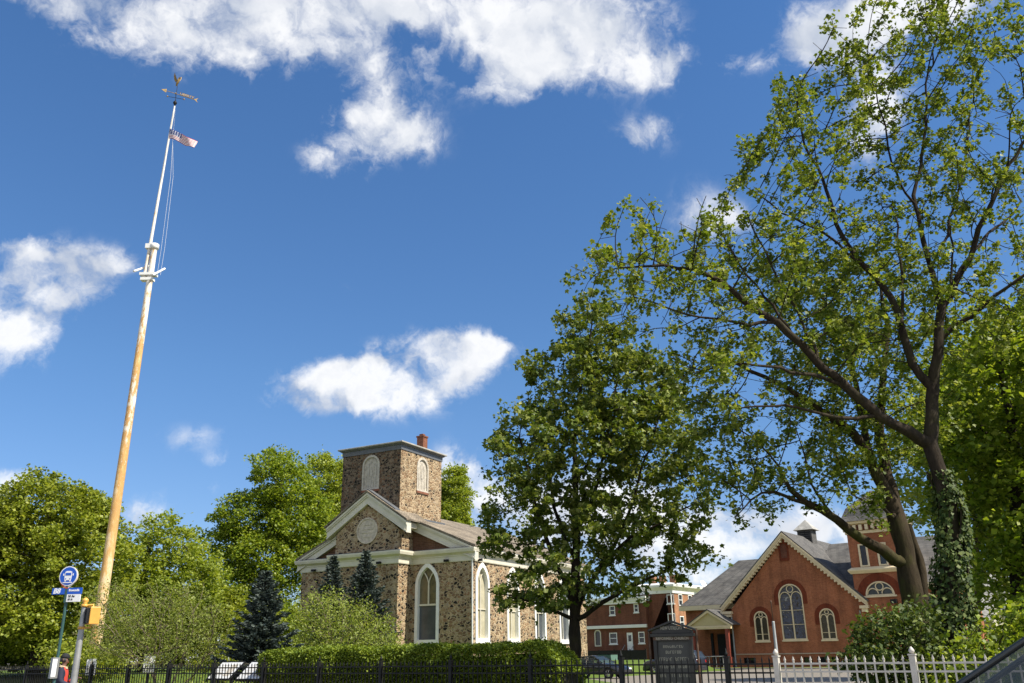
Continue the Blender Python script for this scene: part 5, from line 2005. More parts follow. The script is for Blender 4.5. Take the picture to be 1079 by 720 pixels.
def car(label, loc, heading, paint, kind='sedan', group='cars parked around the churches'):
    """x points forwards, z up; outline as a side profile, lofted to a rounded body"""
    root = thing('parked_car', label, 'car', loc, heading, group)
    if kind == 'sedan':
        L, Wd, Hh = 4.6, .90, 1.43
        hood = [(-2.3, .62), (-2.22, .95), (-1.7, 1.02), (-1.2, 1.0), (.75, .96), (1.3, .90), (1.95, .80), (2.25, .66), (2.3, .5)]
        roofp = [(-1.75, 1.02), (-1.0, 1.36), (-.3, Hh), (.2, Hh - .02), (1.0, .96)]
    else:
        L, Wd, Hh = 4.7, .94, 1.72
        hood = [(-2.32, .7), (-2.3, 1.05), (-2.2, 1.12), (-1.2, 1.10), (.8, 1.12), (1.35, 1.09), (1.95, .99), (2.28, .82), (2.34, .6)]
        roofp = [(-2.25, 1.12), (-1.95, 1.62), (-1.2, Hh), (-.1, Hh), (.35, Hh - .06), (1.25, 1.11)]
    zl = .26
    wx = 1.38
    # lower body: stations along x with a rounded section
    def top_at(x):
        for (x0, z0), (x1, z1) in zip(hood, hood[1:]):
            if x0 <= x <= x1:
                return z0 + (z1 - z0) * (x - x0) / (x1 - x0)
        return hood[-1][1]
    xs = sorted(set([h[0] for h in hood] + [wx + .36 * math.cos(a) for a in np.linspace(0, math.pi, 9)] + [-wx + .36 * math.cos(a) for a in np.linspace(0, math.pi, 9)]))
    b = MB()
    rings = []
    for x in xs:
        zt = top_at(x)
        e = min(1, (L / 2 + .06 - abs(x)) / .5)
        w = Wd * (.80 + .20 * max(0, e) ** .5)
        zb = zl
        for wc in (wx, -wx):
            if abs(x - wc) < .36:
                zb = max(zb, .33 + math.sqrt(max(0, .36 ** 2 - (x - wc) ** 2)))
        zb = min(zb, zt - .05)
        sec = [(-w * .93, zb), (-w, zb + (zt - zb) * .25), (-w, zb + (zt - zb) * .62), (-w * .95, zt - .07), (-w * .86, zt - .01), (0, zt + .025),
               (w * .86, zt - .01), (w * .95, zt - .07), (w, zb + (zt - zb) * .62), (w, zb + (zt - zb) * .25), (w * .93, zb)]
        rings.append([(x, y, z) for y, z in sec])
    m = len(rings[0])
    vs = [v for r_ in rings for v in r_]
    fs = [(i * m + j, (i + 1) * m + j, (i + 1) * m + (j + 1) % m, i * m + (j + 1) % m) for i in range(len(rings) - 1) for j in range(m)]
    fs += [tuple(range(m)), tuple(reversed(range((len(rings) - 1) * m, len(rings) * m)))]
    b.add(vs, fs, True)
    body = b.build('body', paint, root)
    # cabin: glass shell, roof skin and pillars
    g_ = MB(); wr = Wd * .68; wb_ = Wd * .90
    n = len(roofp)
    zb0 = roofp[0][1]
    def half(z):
        t = (z - roofp[0][1] + .02) / (Hh - roofp[0][1])
        return wb_ + (wr - wb_) * max(0, min(1, t))
    base_z = lambda x: top_at(x) - .02
    ring = [(x, half(z), z) for x, z in roofp]
    vsl = [(x, -y, z) for x, y, z in ring]; vsr = [(x, y, z) for x, y, z in ring]
    g_.add(vsl, [tuple(range(n))]); g_.add(vsr, [tuple(reversed(range(n)))])
    g_.add([vsl[0], vsl[1], vsr[1], vsr[0]], [(0, 1, 2, 3)])
    g_.add([vsl[-2], vsl[-1], vsr[-1], vsr[-2]], [(0, 1, 2, 3)])
    g_.build('windows', M['car_glass'], root, recalc=False)
    r_ = MB()
    rs = []
    for x, y, z in ring[1:-1]:
        rs.append([(x, -y - .004, z - .05), (x, -y * .93, z + .012), (x, 0, z + .035), (x, y * .93, z + .012), (x, y + .004, z - .05)])
    vs = [v for q in rs for v in q]
    fs = [(i * 5 + j, (i + 1) * 5 + j, (i + 1) * 5 + j + 1, i * 5 + j + 1) for i in range(len(rs) - 1) for j in range(4)]
    r_.add(vs, fs, True)
    r_.build('roof', paint, root)
    pl = MB()
    for sg in (-1, 1):
        for a, c in ((0, 1), (n - 2, n - 1)):
            x0, y0, z0 = ring[a]; x1, y1, z1 = ring[c]
            pl.tube([(x0, sg * y0, z0), (x1, sg * y1, z1)], .028, 8)
        for xm in ((-.35,) if kind == 'sedan' else (-.25, -1.35)):
            zt = Hh - .03
            pl.tube([(xm - .05, sg * wb_, top_at(xm) - .02), (xm, sg * half(zt), zt)], .04, 6)
        pl.tube([(x, sg * (y + .003), z) for x, y, z in ring[1:-1]], .022, 6)
    pl.build('pillar', paint, root)
    it = MB()
    it.box(.35, .95, -Wd * .82, Wd * .82, .7, top_at(.9) - .02)
    for sg in (-1, 1):
        it.box(-.75, -.25, sg * .4 - .24, sg * .4 + .24, .5, .72); it.box(-.85, -.72, sg * .4 - .23, sg * .4 + .23, .6, 1.24); it.box(-.84, -.74, sg * .4 - .12, sg * .4 + .12, 1.25, 1.4)
    it.build('interior', M['seat'], root, bevel=.03)
    for x in (wx, -wx):
        for sg in (-1, 1):
            cy = sg * (Wd - .13)
            w_ = MB()
            prof = [(.22, -.10), (.30, -.11), (.335, -.08), (.34, 0), (.335, .08), (.30, .11), (.22, .10)]
            vs, fs = [], []
            for r0, y0 in prof:
                for k in range(24):
                    an = 6.28318 * k / 24
                    vs.append((x + r0 * math.cos(an), cy + y0, .34 + r0 * math.sin(an)))
            for i in range(len(prof) - 1):
                for k in range(24):
                    fs.append((i * 24 + k, i * 24 + (k + 1) % 24, (i + 1) * 24 + (k + 1) % 24, (i + 1) * 24 + k))
            w_.add(vs, fs, True)
            wo = w_.build('wheel', M['tyre'], root)
            rm = MB()
            yo = cy + sg * .06
            for k in range(5):
                an = 6.28318 * k / 5
                d = Vector((math.cos(an), 0, math.sin(an)))
                rm.tube([Vector((x, yo + sg * .02, .34)), Vector((x, yo, .34)) + d * .22], [.045, .03], 6)
            rm.tube([(x + .215 * math.cos(6.28318 * k / 20), yo, .34 + .215 * math.sin(6.28318 * k / 20)) for k in range(21)], .02, 6)
            rm.build('rim', M['rim'], wo)
    for sg in (-1, 1):
        xh = hood[-2][0]
        b = MB(); b.box(xh - .22, xh + .025, sg * Wd * .62 - .17, sg * Wd * .62 + .17, hood[-2][1] - .12, hood[-2][1] + .015); b.build('headlight', M['lamp'], root, bevel=.03)
        b = MB(); zt_ = hood[1][1]
        b.box(hood[0][0] - .02, hood[0][0] + .16, sg * Wd * .72 - .14, sg * Wd * .72 + .14, zt_ - .22, zt_ - .04); b.build('tail_light', M['tail'], root, bevel=.02)
        b = MB(); b.box(1.98, 2.2, sg * Wd * .84 - .05, sg * Wd * .84 + .035, .5, .58); b.build('indicator', M['amber'], root)
        b = MB(); b.box(.62, .82, sg * (Wd + .02) - .09, sg * (Wd + .02) + .09, top_at(.7) + .01, top_at(.7) + .15); b.build('mirror', paint, root, bevel=.03)
        for xd in (.25, -.85):
            b = MB(); b.box(xd - .11, xd + .11, sg * (Wd + .012) - .014, sg * (Wd + .012) + .014, .79, .825); b.build('handle', M['trim_black'], root)
    b = MB(); b.box(2.2, 2.335, -.5, .5, .42, .56); b.box(-2.34, -2.2, -.6, .6, .34, .46); b.build('grille', M['trim_black'], root)
    return root


def ground_at(px, Y):
    p = at(px, 700, Y)
    return Vector((p.x, p.y, 0.006))


HEAD_R, HEAD_L = -A_ST, math.pi - A_ST           # facing right / left along the street
c1 = ground_at(660, 61.0) - E1 * 2.3
car('black saloon car with its nose past the hedge end, facing right', c1, HEAD_R, M['car_black'])
c2 = ground_at(711, 71)
car('dark sport utility car parked behind the black notice board, facing left', c2, HEAD_L, M['car_navy'], 'suv')
c3 = ground_at(888, 74) + E1 * 2.3
car('silver grey saloon car mostly hidden behind the evergreen bush', c3, HEAD_L, M['car_silver'])
c4 = st(0, 9.25, -.127)
# put the near car so that its windscreen shows at the lower right corner
tgt = at(1046, 700, 8.9)
s4 = Vector((tgt.x, tgt.y, 0)).dot(E1)
c4 = st(s4 + .90, 9.2, -.05)
near = car('dark grey green sport utility car at the near kerb with papers on its dashboard', c4, HEAD_L, M['car_green'], 'suv')
near.scale = (1, 1, 1.04)
b = MB(); b.box(.55, .84, .30, .62, 1.106, 1.112); b.box(.42, .54, .35, .6, 1.106, 1.113)
pp = b.build('paper', M['sign_white'])
pp.parent = near
pp.rotation_euler = (0, RAD(-6), 0); pp.location = (0, 0, -.02)

# ------------------------------------------------------------------ person at the bus stop
M['skin'] = plain('brown_skin', (.17, .09, .06), .6, var=.08)
M['red_cloth'] = plain('red_jacket_cloth', (.50, .045, .025), .85, var=.12)
M['navy_cloth'] = plain('navy_jacket_cloth', (.018, .022, .045), .85, var=.2)
M['stripe'] = plain('cream_collar_stripe', (.65, .52, .33), .8, var=.1)
M['jean'] = plain('blue_jean_cloth', (.10, .13, .18), .9, var=.2)
M['cap'] = plain('black_cap_cloth', (.012, .013, .016), .85, var=.2)


def skin_mesh(name, nodes, edges, mats, parent, levels=2, root=0, assign=None):
    """nodes [(x, y, z, rx, ry)] grown to one continuous surface"""
    me = bpy.data.meshes.new(name)
    me.from_pydata([n[:3] for n in nodes], edges, [])
    o = bpy.data.objects.new(name, me)
    COL.objects.link(o)
    o.modifiers.new('skin', 'SKIN').use_smooth_shade = True
    if not me.skin_vertices:
        bpy.context.view_layer.objects.active = o
    sk = me.skin_vertices[0].data
    for i, n in enumerate(nodes):
        sk[i].radius = (n[3], n[4])
        sk[i].use_root = i == root
    s_ = o.modifiers.new('smooth', 'SUBSURF'); s_.levels = s_.render_levels = levels
    dg = bpy.context.evaluated_depsgraph_get()
    nm = bpy.data.meshes.new_from_object(o.evaluated_get(dg))
    bpy.data.objects.remove(o)
    r = bpy.data.objects.new(name, nm)
    COL.objects.link(r)
    nm.materials.clear()
    for m in (mats if isinstance(mats, (list, tuple)) else [mats]):
        nm.materials.append(m)
    for p in nm.polygons:
        p.use_smooth = True
        p.material_index = assign(p.center) if assign else 0
    r.parent = parent
    return r


pb = at(67.3, 700, 23.2); pb.z = 0
per = thing('person', 'person in a dark cap and navy and red jacket standing behind the bus timetable box', 'person', pb, RAD(12))
# faces +x; left side is +y
arm = lambda sg: [(0.0, sg * .19, 1.40, .06, .06), (.03, sg * .25, 1.14, .05, .05), (.22, sg * .17, 1.06 if sg < 0 else 1.16, .036, .036), (.29, sg * .14, 1.09 if sg < 0 else 1.20, .03, .02), (.34, sg * .125, 1.11 if sg < 0 else 1.22, .026, .02)]
body_nodes = [(0, 0, .95, .13, .16), (0, 0, 1.15, .11, .15), (0, 0, 1.38, .10, .16), (.0, 0, 1.48, .055, .06), (.015, 0, 1.545, .05, .05), (.03, 0, 1.60, .075, .068), (.02, 0, 1.68, .088, .075), (.01, 0, 1.745, .06, .055)]
body_edges = [(i, i + 1) for i in range(7)]
for sg in (-1, 1):
    k = len(body_nodes)
    body_nodes += arm(sg)
    body_edges += [(2, k)] + [(k + i, k + i + 1) for i in range(4)]
    k = len(body_nodes)
    body_nodes += [(0, sg * .095, .88, .095, .095), (.02, sg * .10, .5, .062, .062), (0, sg * .10, .1, .042, .042), (.06, sg * .105, .045, .045, .035), (.17, sg * .11, .035, .04, .028)]
    body_edges += [(0, k)] + [(k + i, k + i + 1) for i in range(4)]
    # five unequal fingers from the palm
    wr = body_nodes[-6]
    pk = len(body_nodes) - 6
    for f_, (dy, ln) in enumerate(((-.022, .055), (-.008, .065), (.006, .062), (.02, .05))):
        a = len(body_nodes)
        body_nodes += [(wr[0] + .03, wr[1] + dy, wr[2] + .0, .009, .009), (wr[0] + .03 + ln * .7, wr[1] + dy, wr[2] + .005, .0085, .0085), (wr[0] + .03 + ln, wr[1] + dy, wr[2] - .02, .007, .007)]
        body_edges += [(pk, a), (a, a + 1), (a + 1, a + 2)]
    a = len(body_nodes)
    body_nodes += [(wr[0] + .005, wr[1] - sg * .03, wr[2] + .01, .01, .01), (wr[0] + .04, wr[1] - sg * .04, wr[2] + .02, .008, .008)]
    body_edges += [(pk, a), (a, a + 1)]
# nose and ears grow from the head
a = len(body_nodes)
body_nodes += [(.115, 0, 1.635, .014, .012)]
body_edges += [(5, a)]
bdy = skin_mesh('body', body_nodes, body_edges, [M['skin'], M['jean'], M['trim_black']], per, 2, 0,
                lambda c: 2 if c.z < .09 else 1 if c.z < 1.0 else 0)
eb = MB()
for sg in (-1, 1):
    eb.tube([(.10, sg * .032, 1.665), (.112, sg * .032, 1.665)], .011, 8)
eb.build('eye', M['ink'], bdy)
mo = MB(); mo.box(.095, .108, -.025, .025, 1.585, 1.594); mo.build('mouth', M['sign_red'], bdy)
for sg in (-1, 1):
    e_ = MB(); e_.tube([(.0, sg * .085, 1.63), (-.005, sg * .095, 1.655), (0, sg * .088, 1.68)], [.012, .018, .012], 8); e_.build('ear', M['skin'], bdy)
jn = [(0, 0, .84, .165, .19), (0, 0, 1.0, .15, .18), (.005, 0, 1.2, .135, .18), (0, 0, 1.40, .115, .175), (.0, 0, 1.49, .075, .085)]
je = [(i, i + 1) for i in range(4)]
for sg in (-1, 1):
    k = len(jn)
    q = arm(sg)
    jn += [(*p[:3], r, r) for p, r in zip(q[:3], (.082, .07, .055))] + [(q[2][0] + .04, q[2][1], q[2][2] + .015, .05, .05)]
    je += [(3, k), (k, k + 1), (k + 1, k + 2), (k + 2, k + 3)]
skin_mesh('jacket', jn, je, [M['navy_cloth'], M['red_cloth']], per, 2, 0, lambda c: 1 if c.x > .045 and abs(c.y) < .15 and c.z < 1.5 else 0)
cl = MB()
for z, r in ((1.475, .098), (1.50, .09)):
    cl.tube([(r * math.cos(6.28318 * k / 20), r * 1.05 * math.sin(6.28318 * k / 20), z + .03 * -math.cos(6.28318 * k / 20)) for k in range(21)], .011, 6)
cl.build('collar', M['stripe'], per)
cp = MB(); cp.lathe([(.098, 1.69), (.10, 1.73), (.085, 1.775), (.05, 1.80), (.005, 1.81)], .01, 0, 16)
cp.prism_z([(.08, -.075), (.18, -.05), (.2, 0), (.18, .05), (.08, .075)], 1.695, 1.71)
cp.build('cap', M['cap'], per)
hr_ = MB(); hr_.lathe([(.088, 1.60), (.098, 1.64), (.099, 1.688)], -.008, 0, 14); hr_.build('hair', M['ink'], per)
# ------------------------------------------------------------------ trees
GB = 'trees behind the flagpole and the stone church'
tree('big old maple with an ivy wrapped trunk and long limbs reaching left', [
    [(1003, 762, 20, .36), (1002, 690, 20, .31), (1003, 600, 20, .28), (998, 530, 20, .26), (986, 492, 20, .24), (978, 470, 20, .23)],
    [(978, 470, 20, .17), (955, 457, 19.8, .155), (925, 437, 19.5, .14), (890, 407, 19.2, .125), (865, 390, 19, .12), (840, 365, 18.8, .11), (815, 342, 18.6, .10), (795, 330, 18.5, .09), (757, 297, 18.2, .07), (715, 285, 18, .05), (670, 283, 17.8, .03), (630, 288, 17.7, .015)],
    [(978, 470, 20, .20), (979, 450, 20, .19), (981, 408, 20.1, .18)],
    [(981, 408, 20.1, .15), (962, 382, 20.2, .125), (950, 345, 20.3, .11), (940, 315, 20.4, .10), (910, 280, 20.4, .085), (885, 245, 20.5, .07), (870, 200, 20.5, .055), (850, 155, 20.6, .04), (838, 105, 20.6, .02)],
    [(981, 408, 20.1, .16), (986, 375, 20, .15), (990, 345, 20, .14), (991, 325, 20, .13)],
    [(991, 325, 20, .10), (981, 290, 20.2, .09), (975, 265, 20.3, .08), (962, 215, 20.4, .065), (966, 180, 20.5, .055), (976, 130, 20.6, .045), (980, 70, 20.8, .03), (988, 20, 21, .015)],
    [(991, 325, 20, .11), (1005, 295, 19.9, .10), (1022, 270, 19.8, .09), (1032, 240, 19.7, .08), (1045, 215, 19.6, .07), (1062, 175, 19.5, .06), (1079, 150, 19.4, .05), (1115, 100, 19.2, .03)],
    [(988, 360, 20, .08), (1005, 343, 19.8, .075), (1022, 334, 19.6, .065), (1045, 315, 19.4, .055), (1079, 290, 19, .045), (1120, 262, 18.6, .03)],
    [(950, 345, 20.3, .06), (951, 310, 20.7, .05), (946, 265, 21, .04), (940, 220, 21.2, .025)],
    [(990, 345, 20, .05), (1000, 300, 20.6, .04), (1005, 240, 21, .03)],
    [(890, 407, 19.2, .06), (850, 395, 18.6, .05), (800, 385, 18.2, .035), (740, 390, 18, .02)],
    [(865, 390, 19, .05), (850, 350, 19.5, .045), (820, 290, 19.9, .035), (790, 230, 20, .02)],
    [(925, 437, 19.5, .06), (880, 440, 19, .05), (830, 425, 18.6, .035), (780, 430, 18.3, .02)],
    [(815, 342, 18.6, .05), (770, 340, 18, .04), (720, 335, 17.6, .028), (665, 320, 17.4, .015)],
    [(840, 365, 18.8, .05), (815, 320, 19.4, .04), (775, 270, 19.8, .03), (750, 220, 20, .015)],
    [(910, 280, 20.4, .05), (870, 250, 20.2, .04), (825, 225, 20, .03), (785, 200, 19.8, .015)],
    [(1022, 270, 19.8, .05), (1045, 240, 20.4, .04), (1075, 215, 20.8, .03)],
    [(981, 290, 20.2, .05), (1005, 220, 20.6, .04), (1020, 150, 20.8, .03), (1030, 80, 21, .018)],
    [(962, 215, 20.4, .04), (940, 170, 20.3, .035), (925, 110, 20.2, .025), (915, 60, 20.2, .015)],
], [(660, 290, 18, 62, 62, 2.2), (665, 265, 18, 48, 45, 2.0), (715, 270, 18.2, 50, 50, 2.0), (720, 300, 18.3, 60, 70, 2.2), (755, 345, 18.6, 55, 40, 2), (825, 210, 20, 75, 90, 2.6), (860, 120, 20.5, 62, 75, 2.4), (800, 290, 19.5, 60, 50, 2.4),
    (950, 70, 20.5, 75, 85, 3), (1000, 40, 20.5, 60, 60, 2.5), (1030, 130, 20, 75, 90, 3), (960, 220, 20.8, 70, 70, 3), (900, 300, 20.5, 75, 70, 3), (1050, 260, 19.6, 70, 80, 3), (1020, 340, 20.5, 70, 50, 3), (860, 370, 19.8, 70, 40, 2.2), (760, 395, 18.2, 60, 28, 1.6)],
    M['leaf_right'], M['bark'], 11, n_attr=4200, leaf=.105, per=34, spread=.10, sub=.33, rmul=.8, up_grow=.22, jitter=.2, lobes=3, step=.30, dk=.34, leaf_r=.017, group='tall maples at the right', maxn=22000, tip=.0075, up_leaf=.5, droop=.6)

tree('second maple beside the ivy trunk with several mossy stems and a low limb', [
    [(975, 745, 24, .46), (972, 690, 24, .38), (962, 630, 24, .35), (953, 575, 24, .33), (944, 540, 24, .30)],
    [(953, 600, 24, .20), (928, 580, 23.7, .18), (905, 565, 23.4, .155), (880, 547, 23, .13), (850, 533, 22.7, .10), (832, 517, 22.5, .075), (822, 490, 22.4, .04)],
    [(944, 540, 24, .22), (925, 500, 23.8, .19), (905, 465, 23.6, .165), (885, 445, 23.4, .14), (860, 430, 23.2, .12), (830, 410, 23, .09), (790, 392, 22.8, .06), (745, 362, 22.6, .03)],
    [(944, 540, 24, .22), (932, 490, 24.5, .19), (927, 445, 24.7, .16), (930, 395, 25, .12), (935, 340, 25.2, .08), (925, 290, 25.3, .04)],
    [(925, 500, 23.9, .13), (912, 470, 24.2, .12), (905, 420, 24.6, .10), (890, 370, 25, .075), (868, 320, 25.2, .05), (845, 285, 25.4, .03)],
    [(988, 735, 23.8, .22), (985, 690, 23.8, .18), (975, 640, 23.9, .16), (967, 590, 24, .14), (958, 555, 24, .12)],
    [(944, 548, 24, .06), (932, 538, 22.9, .05), (915, 530, 22, .035), (898, 522, 21.8, .02)],
    [(850, 533, 22.7, .06), (815, 520, 22.3, .045), (790, 530, 22, .03), (775, 550, 21.8, .015)],
    [(880, 547, 23, .05), (860, 520, 23.2, .04), (845, 480, 23.4, .03), (835, 450, 23.5, .015)],
], [(800, 430, 22.8, 70, 45, 2.2), (770, 480, 22.5, 45, 50, 2), (845, 480, 23, 55, 45, 2.2), (800, 520, 22.3, 45, 35, 1.8), (880, 400, 24.4, 70, 60, 2.6), (850, 330, 25, 65, 60, 2.5), (930, 330, 25.3, 60, 70, 2.6), (900, 470, 24, 50, 40, 2.2), (960, 440, 25, 45, 50, 2.4), (740, 400, 22.6, 45, 45, 1.8), (912, 530, 21.8, 32, 26, 1.0), (900, 520, 22, 30, 22, 1.0), (925, 540, 21.8, 24, 22, .9)],
    M['leaf_right'], M['bark_warm'], 12, n_attr=3200, leaf=.112, per=36, spread=.115, sub=.38, rmul=.82, up_grow=.18, jitter=.2, lobes=3, step=.34, dk=.38, leaf_r=.018, group='tall maples at the right', maxn=14000, tip=.0075, up_leaf=.5, droop=.6)

tree('leafy maple at the right edge behind the ivy trunk', [
    [(1078, 735, 27, .36), (1074, 620, 27, .26), (1070, 540, 27, .22), (1066, 455, 27.2, .16), (1056, 405, 27.4, .11), (1048, 350, 27.6, .06)],
    [(1072, 560, 27, .14), (1095, 490, 27, .11), (1115, 400, 27, .08)],
    [(1067, 500, 27, .10), (1035, 450, 27.4, .07), (1010, 420, 27.8, .04)],
], [(1040, 430, 27.6, 55, 70, 3), (1080, 400, 27, 50, 90, 3), (1020, 500, 28, 45, 60, 2.6), (1070, 540, 27, 55, 60, 2.8), (1055, 610, 26.6, 45, 45, 2), (1100, 500, 27, 50, 120, 3), (1025, 370, 28, 40, 45, 2.4)],
    M['leaf_mid'], M['bark'], 13, n_attr=1800, leaf=.17, per=7, spread=.2, step=.4, dk=.5, leaf_r=.02, group='tall maples at the right', maxn=8000, clumps=(420, 45, .6))
tree('pale green tree far behind the ivy trunk at the right', [
    [(1030, 705, 48, .30), (1030, 600, 48, .2), (1028, 500, 48, .14), (1030, 430, 48, .07)], [(1030, 560, 48, .1), (1070, 500, 48, .06)], [(1029, 520, 48, .1), (995, 470, 48, .05)]],
    [(1000, 440, 48, 50, 60, 4), (1050, 430, 48, 60, 90, 4), (980, 510, 48, 30, 50, 3), (1040, 540, 48, 30, 35, 3), (1085, 560, 48, 40, 80, 4)],
    M['leaf_fresh'], M['bark'], 14, n_attr=1100, leaf=.22, per=8, spread=.32, step=.6, dk=.9, di=4, leaf_r=.03, maxn=3500, clumps=(700, 40, .8))

tree('round headed dark maple in the middle between the two churches', [
    [(607, 737, 30, .24), (607, 700, 30, .20), (604, 655, 30, .18), (605, 630, 30, .16), (606, 600, 30, .14), (606, 560, 30, .12), (604, 500, 30, .09), (607, 440, 30, .065), (615, 380, 30, .04), (622, 335, 30, .02)],
    [(605, 640, 30, .10), (590, 608, 29.8, .085), (572, 560, 29.6, .07), (560, 510, 29.5, .05), (548, 460, 29.4, .03)],
    [(606, 590, 30, .07), (588, 545, 30.4, .06), (578, 490, 30.8, .045), (578, 430, 31, .025)],
    [(606, 650, 30, .10), (618, 625, 29.8, .09), (637, 590, 29.6, .075), (655, 555, 29.4, .06), (672, 505, 29.3, .045), (690, 450, 29.2, .025)],
    [(637, 590, 29.6, .06), (665, 568, 29.3, .05), (700, 550, 29, .035), (735, 530, 28.8, .02)],
    [(607, 655, 30, .085), (635, 635, 29.4, .07), (675, 612, 29, .05), (720, 592, 28.6, .03)],
    [(605, 655, 30, .07), (580, 640, 29.6, .055), (550, 632, 29.3, .035), (522, 628, 29, .018)],
    [(606, 560, 30, .07), (625, 520, 30.6, .06), (640, 460, 31, .045), (650, 400, 31.2, .025)],
    [(604, 510, 30, .05), (630, 470, 29.2, .04), (655, 420, 28.8, .03)],
], [(622, 345, 30, 36, 36, 1.8), (626, 365, 30, 42, 36, 2), (590, 405, 30, 45, 40, 2.4), (650, 410, 30, 60, 50, 2.6), (555, 470, 29.6, 46, 50, 2.4), (615, 480, 30, 60, 55, 3), (690, 470, 29.6, 52, 55, 2.4), (722, 530, 29, 36, 45, 2), (545, 545, 29.6, 42, 42, 2.2), (640, 555, 30, 60, 38, 2.6), (722, 585, 28.8, 36, 26, 1.6), (590, 610, 29.8, 55, 34, 2.2), (545, 632, 29.2, 30, 16, 1.2), (665, 610, 29.2, 42, 20, 1.6), (690, 410, 30.3, 30, 40, 2)],
    M['leaf_maple'], M['bark'], 15, n_attr=2600, leaf=.155, per=22, spread=.15, sub=.52, lobes=3, step=.36, dk=.42, leaf_r=.014, maxn=12000, clumps=(430, 48, .34), up_leaf=.3, droop=1.0)

lt = [
    ('broad bright green tree at the left edge', [[(40, 720, 46, .4), (42, 640, 46, .3), (45, 580, 46, .2), (55, 525, 46, .1)], [(42, 630, 46, .18), (10, 590, 46, .12), (-20, 560, 46, .06)], [(44, 600, 46, .16), (80, 560, 46, .1), (100, 530, 46, .05)]],
     [(55, 545, 46, 60, 44, 3.5), (15, 590, 45.5, 50, 60, 3.5), (90, 590, 45.5, 45, 55, 3.5), (-35, 575, 46, 50, 65, 3.5), (40, 645, 44.5, 70, 38, 3), (-10, 660, 44, 45, 30, 2.5), (105, 540, 46.5, 22, 22, 2.5)], 'leaf_bright', 21, 1800, .24, 10),
    ('rounded green tree just right of the flagpole', [[(150, 715, 54, .3), (152, 640, 54, .2), (155, 590, 54, .12), (160, 555, 54, .06)]],
     [(148, 612, 54, 30, 34, 3), (178, 578, 54, 34, 36, 3), (190, 615, 53, 42, 40, 3), (125, 640, 52, 40, 40, 3), (215, 600, 55, 20, 30, 2.5)], 'leaf_fresh', 22, 900, .26, 10),
    ('tall broad maple rising left of the stone church', [[(292, 705, 76, .45), (292, 630, 76, .32), (293, 570, 76, .22), (297, 510, 76, .12)], [(292, 620, 76, .18), (262, 575, 76, .12), (245, 550, 76, .06)], [(292, 600, 76, .16), (320, 560, 76, .1), (335, 530, 76, .05)]],
     [(298, 505, 76, 30, 34, 4), (265, 548, 76, 36, 30, 4), (315, 545, 76, 32, 40, 4), (240, 575, 76, 25, 24, 3), (285, 590, 75, 48, 34, 4), (250, 620, 74, 36, 26, 3.5), (300, 635, 74, 30, 28, 3)], 'leaf_mid', 23, 1600, .32, 9),
    ('light green tree behind the tower, seen at its left', [[(345, 700, 92, .35), (345, 600, 92, .25), (345, 520, 92, .1)]],
     [(345, 508, 92, 24, 28, 4), (352, 550, 92, 26, 30, 4), (330, 545, 92, 18, 24, 3)], 'leaf_fresh', 24, 800, .34, 10),
    ('light green tree behind the tower, seen at its right', [[(478, 700, 92, .35), (478, 600, 92, .25), (480, 530, 92, .1)]],
     [(480, 522, 92, 16, 32, 3), (470, 550, 92, 24, 30, 4)], 'leaf_fresh', 25, 600, .34, 10),
    ('low green tree in front of the tall maple by the church', [[(225, 710, 60, .25), (225, 660, 60, .16), (228, 630, 60, .08)]],
     [(225, 640, 60, 34, 26, 3), (265, 660, 60, 30, 24, 3), (195, 655, 60, 30, 26, 3)], 'leaf_bright', 26, 700, .26, 12),
]
for (lab, limbs, blobs, lm, seed, na, lf, pr), cf in zip(lt, (.85, .42, .55, .5, .7, .9)):
    tree(lab, limbs, blobs, M[lm], M['bark'], seed, n_attr=na, leaf=lf * .62, per=pr * 1.6, clumps=(int(na * cf), 62, .55 if lf < .3 else .8), spread=.34, step=.6, dk=.85, di=4, leaf_r=.03, group=GB, maxn=6000, up_leaf=.6, droop=.3, tip=.012)

for lab, blobs, seed, base in (
        ('low leafy tree far behind the olive bush', [(150, 660, 62, 45, 26, 3), (110, 675, 62, 40, 24, 3), (185, 680, 62, 40, 22, 3)], 27, (150, 62)),
        ('low leafy tree between the large spruce and the church corner', [(265, 670, 63, 30, 26, 3), (300, 665, 63, 30, 26, 3), (325, 680, 63, 28, 22, 3)], 28, (290, 63)),
        ('dark green tree low at the far left behind the bus stop', [(20, 670, 52, 50, 32, 3), (70, 680, 52, 40, 26, 3), (-30, 670, 52, 40, 40, 3)], 29, (30, 52))):
    px_, Y_ = base
    tree(lab, [[(px_, 712, Y_, .2), (px_, 690, Y_, .14), (px_ + 2, 665, Y_, .08)]], blobs, M['leaf_mid'], M['bark'], seed, n_attr=500, leaf=.16, per=12, clumps=(480, 60, .6), spread=.34, step=.6, dk=.85, di=4, leaf_r=.03, group=GB, maxn=3000, tip=.012)
GS = 'blue spruces in front of the stone church'
spruce('large dark blue spruce standing beside the information panels', 281, 602, 31, 40, .8, 31, GS)
spruce('blue spruce rising against the church front below the oval plaque', 386, 580, 45, 38, .6, 32, GS)
spruce('smaller blue spruce left of the other one before the church front', 352, 585, 47, 30, .6, 33, GS)


def on_lawn(px, Y):
    p = at(px, 700, Y)
    p.z = lawn_z(p.dot(E1), p.dot(E2))
    return p


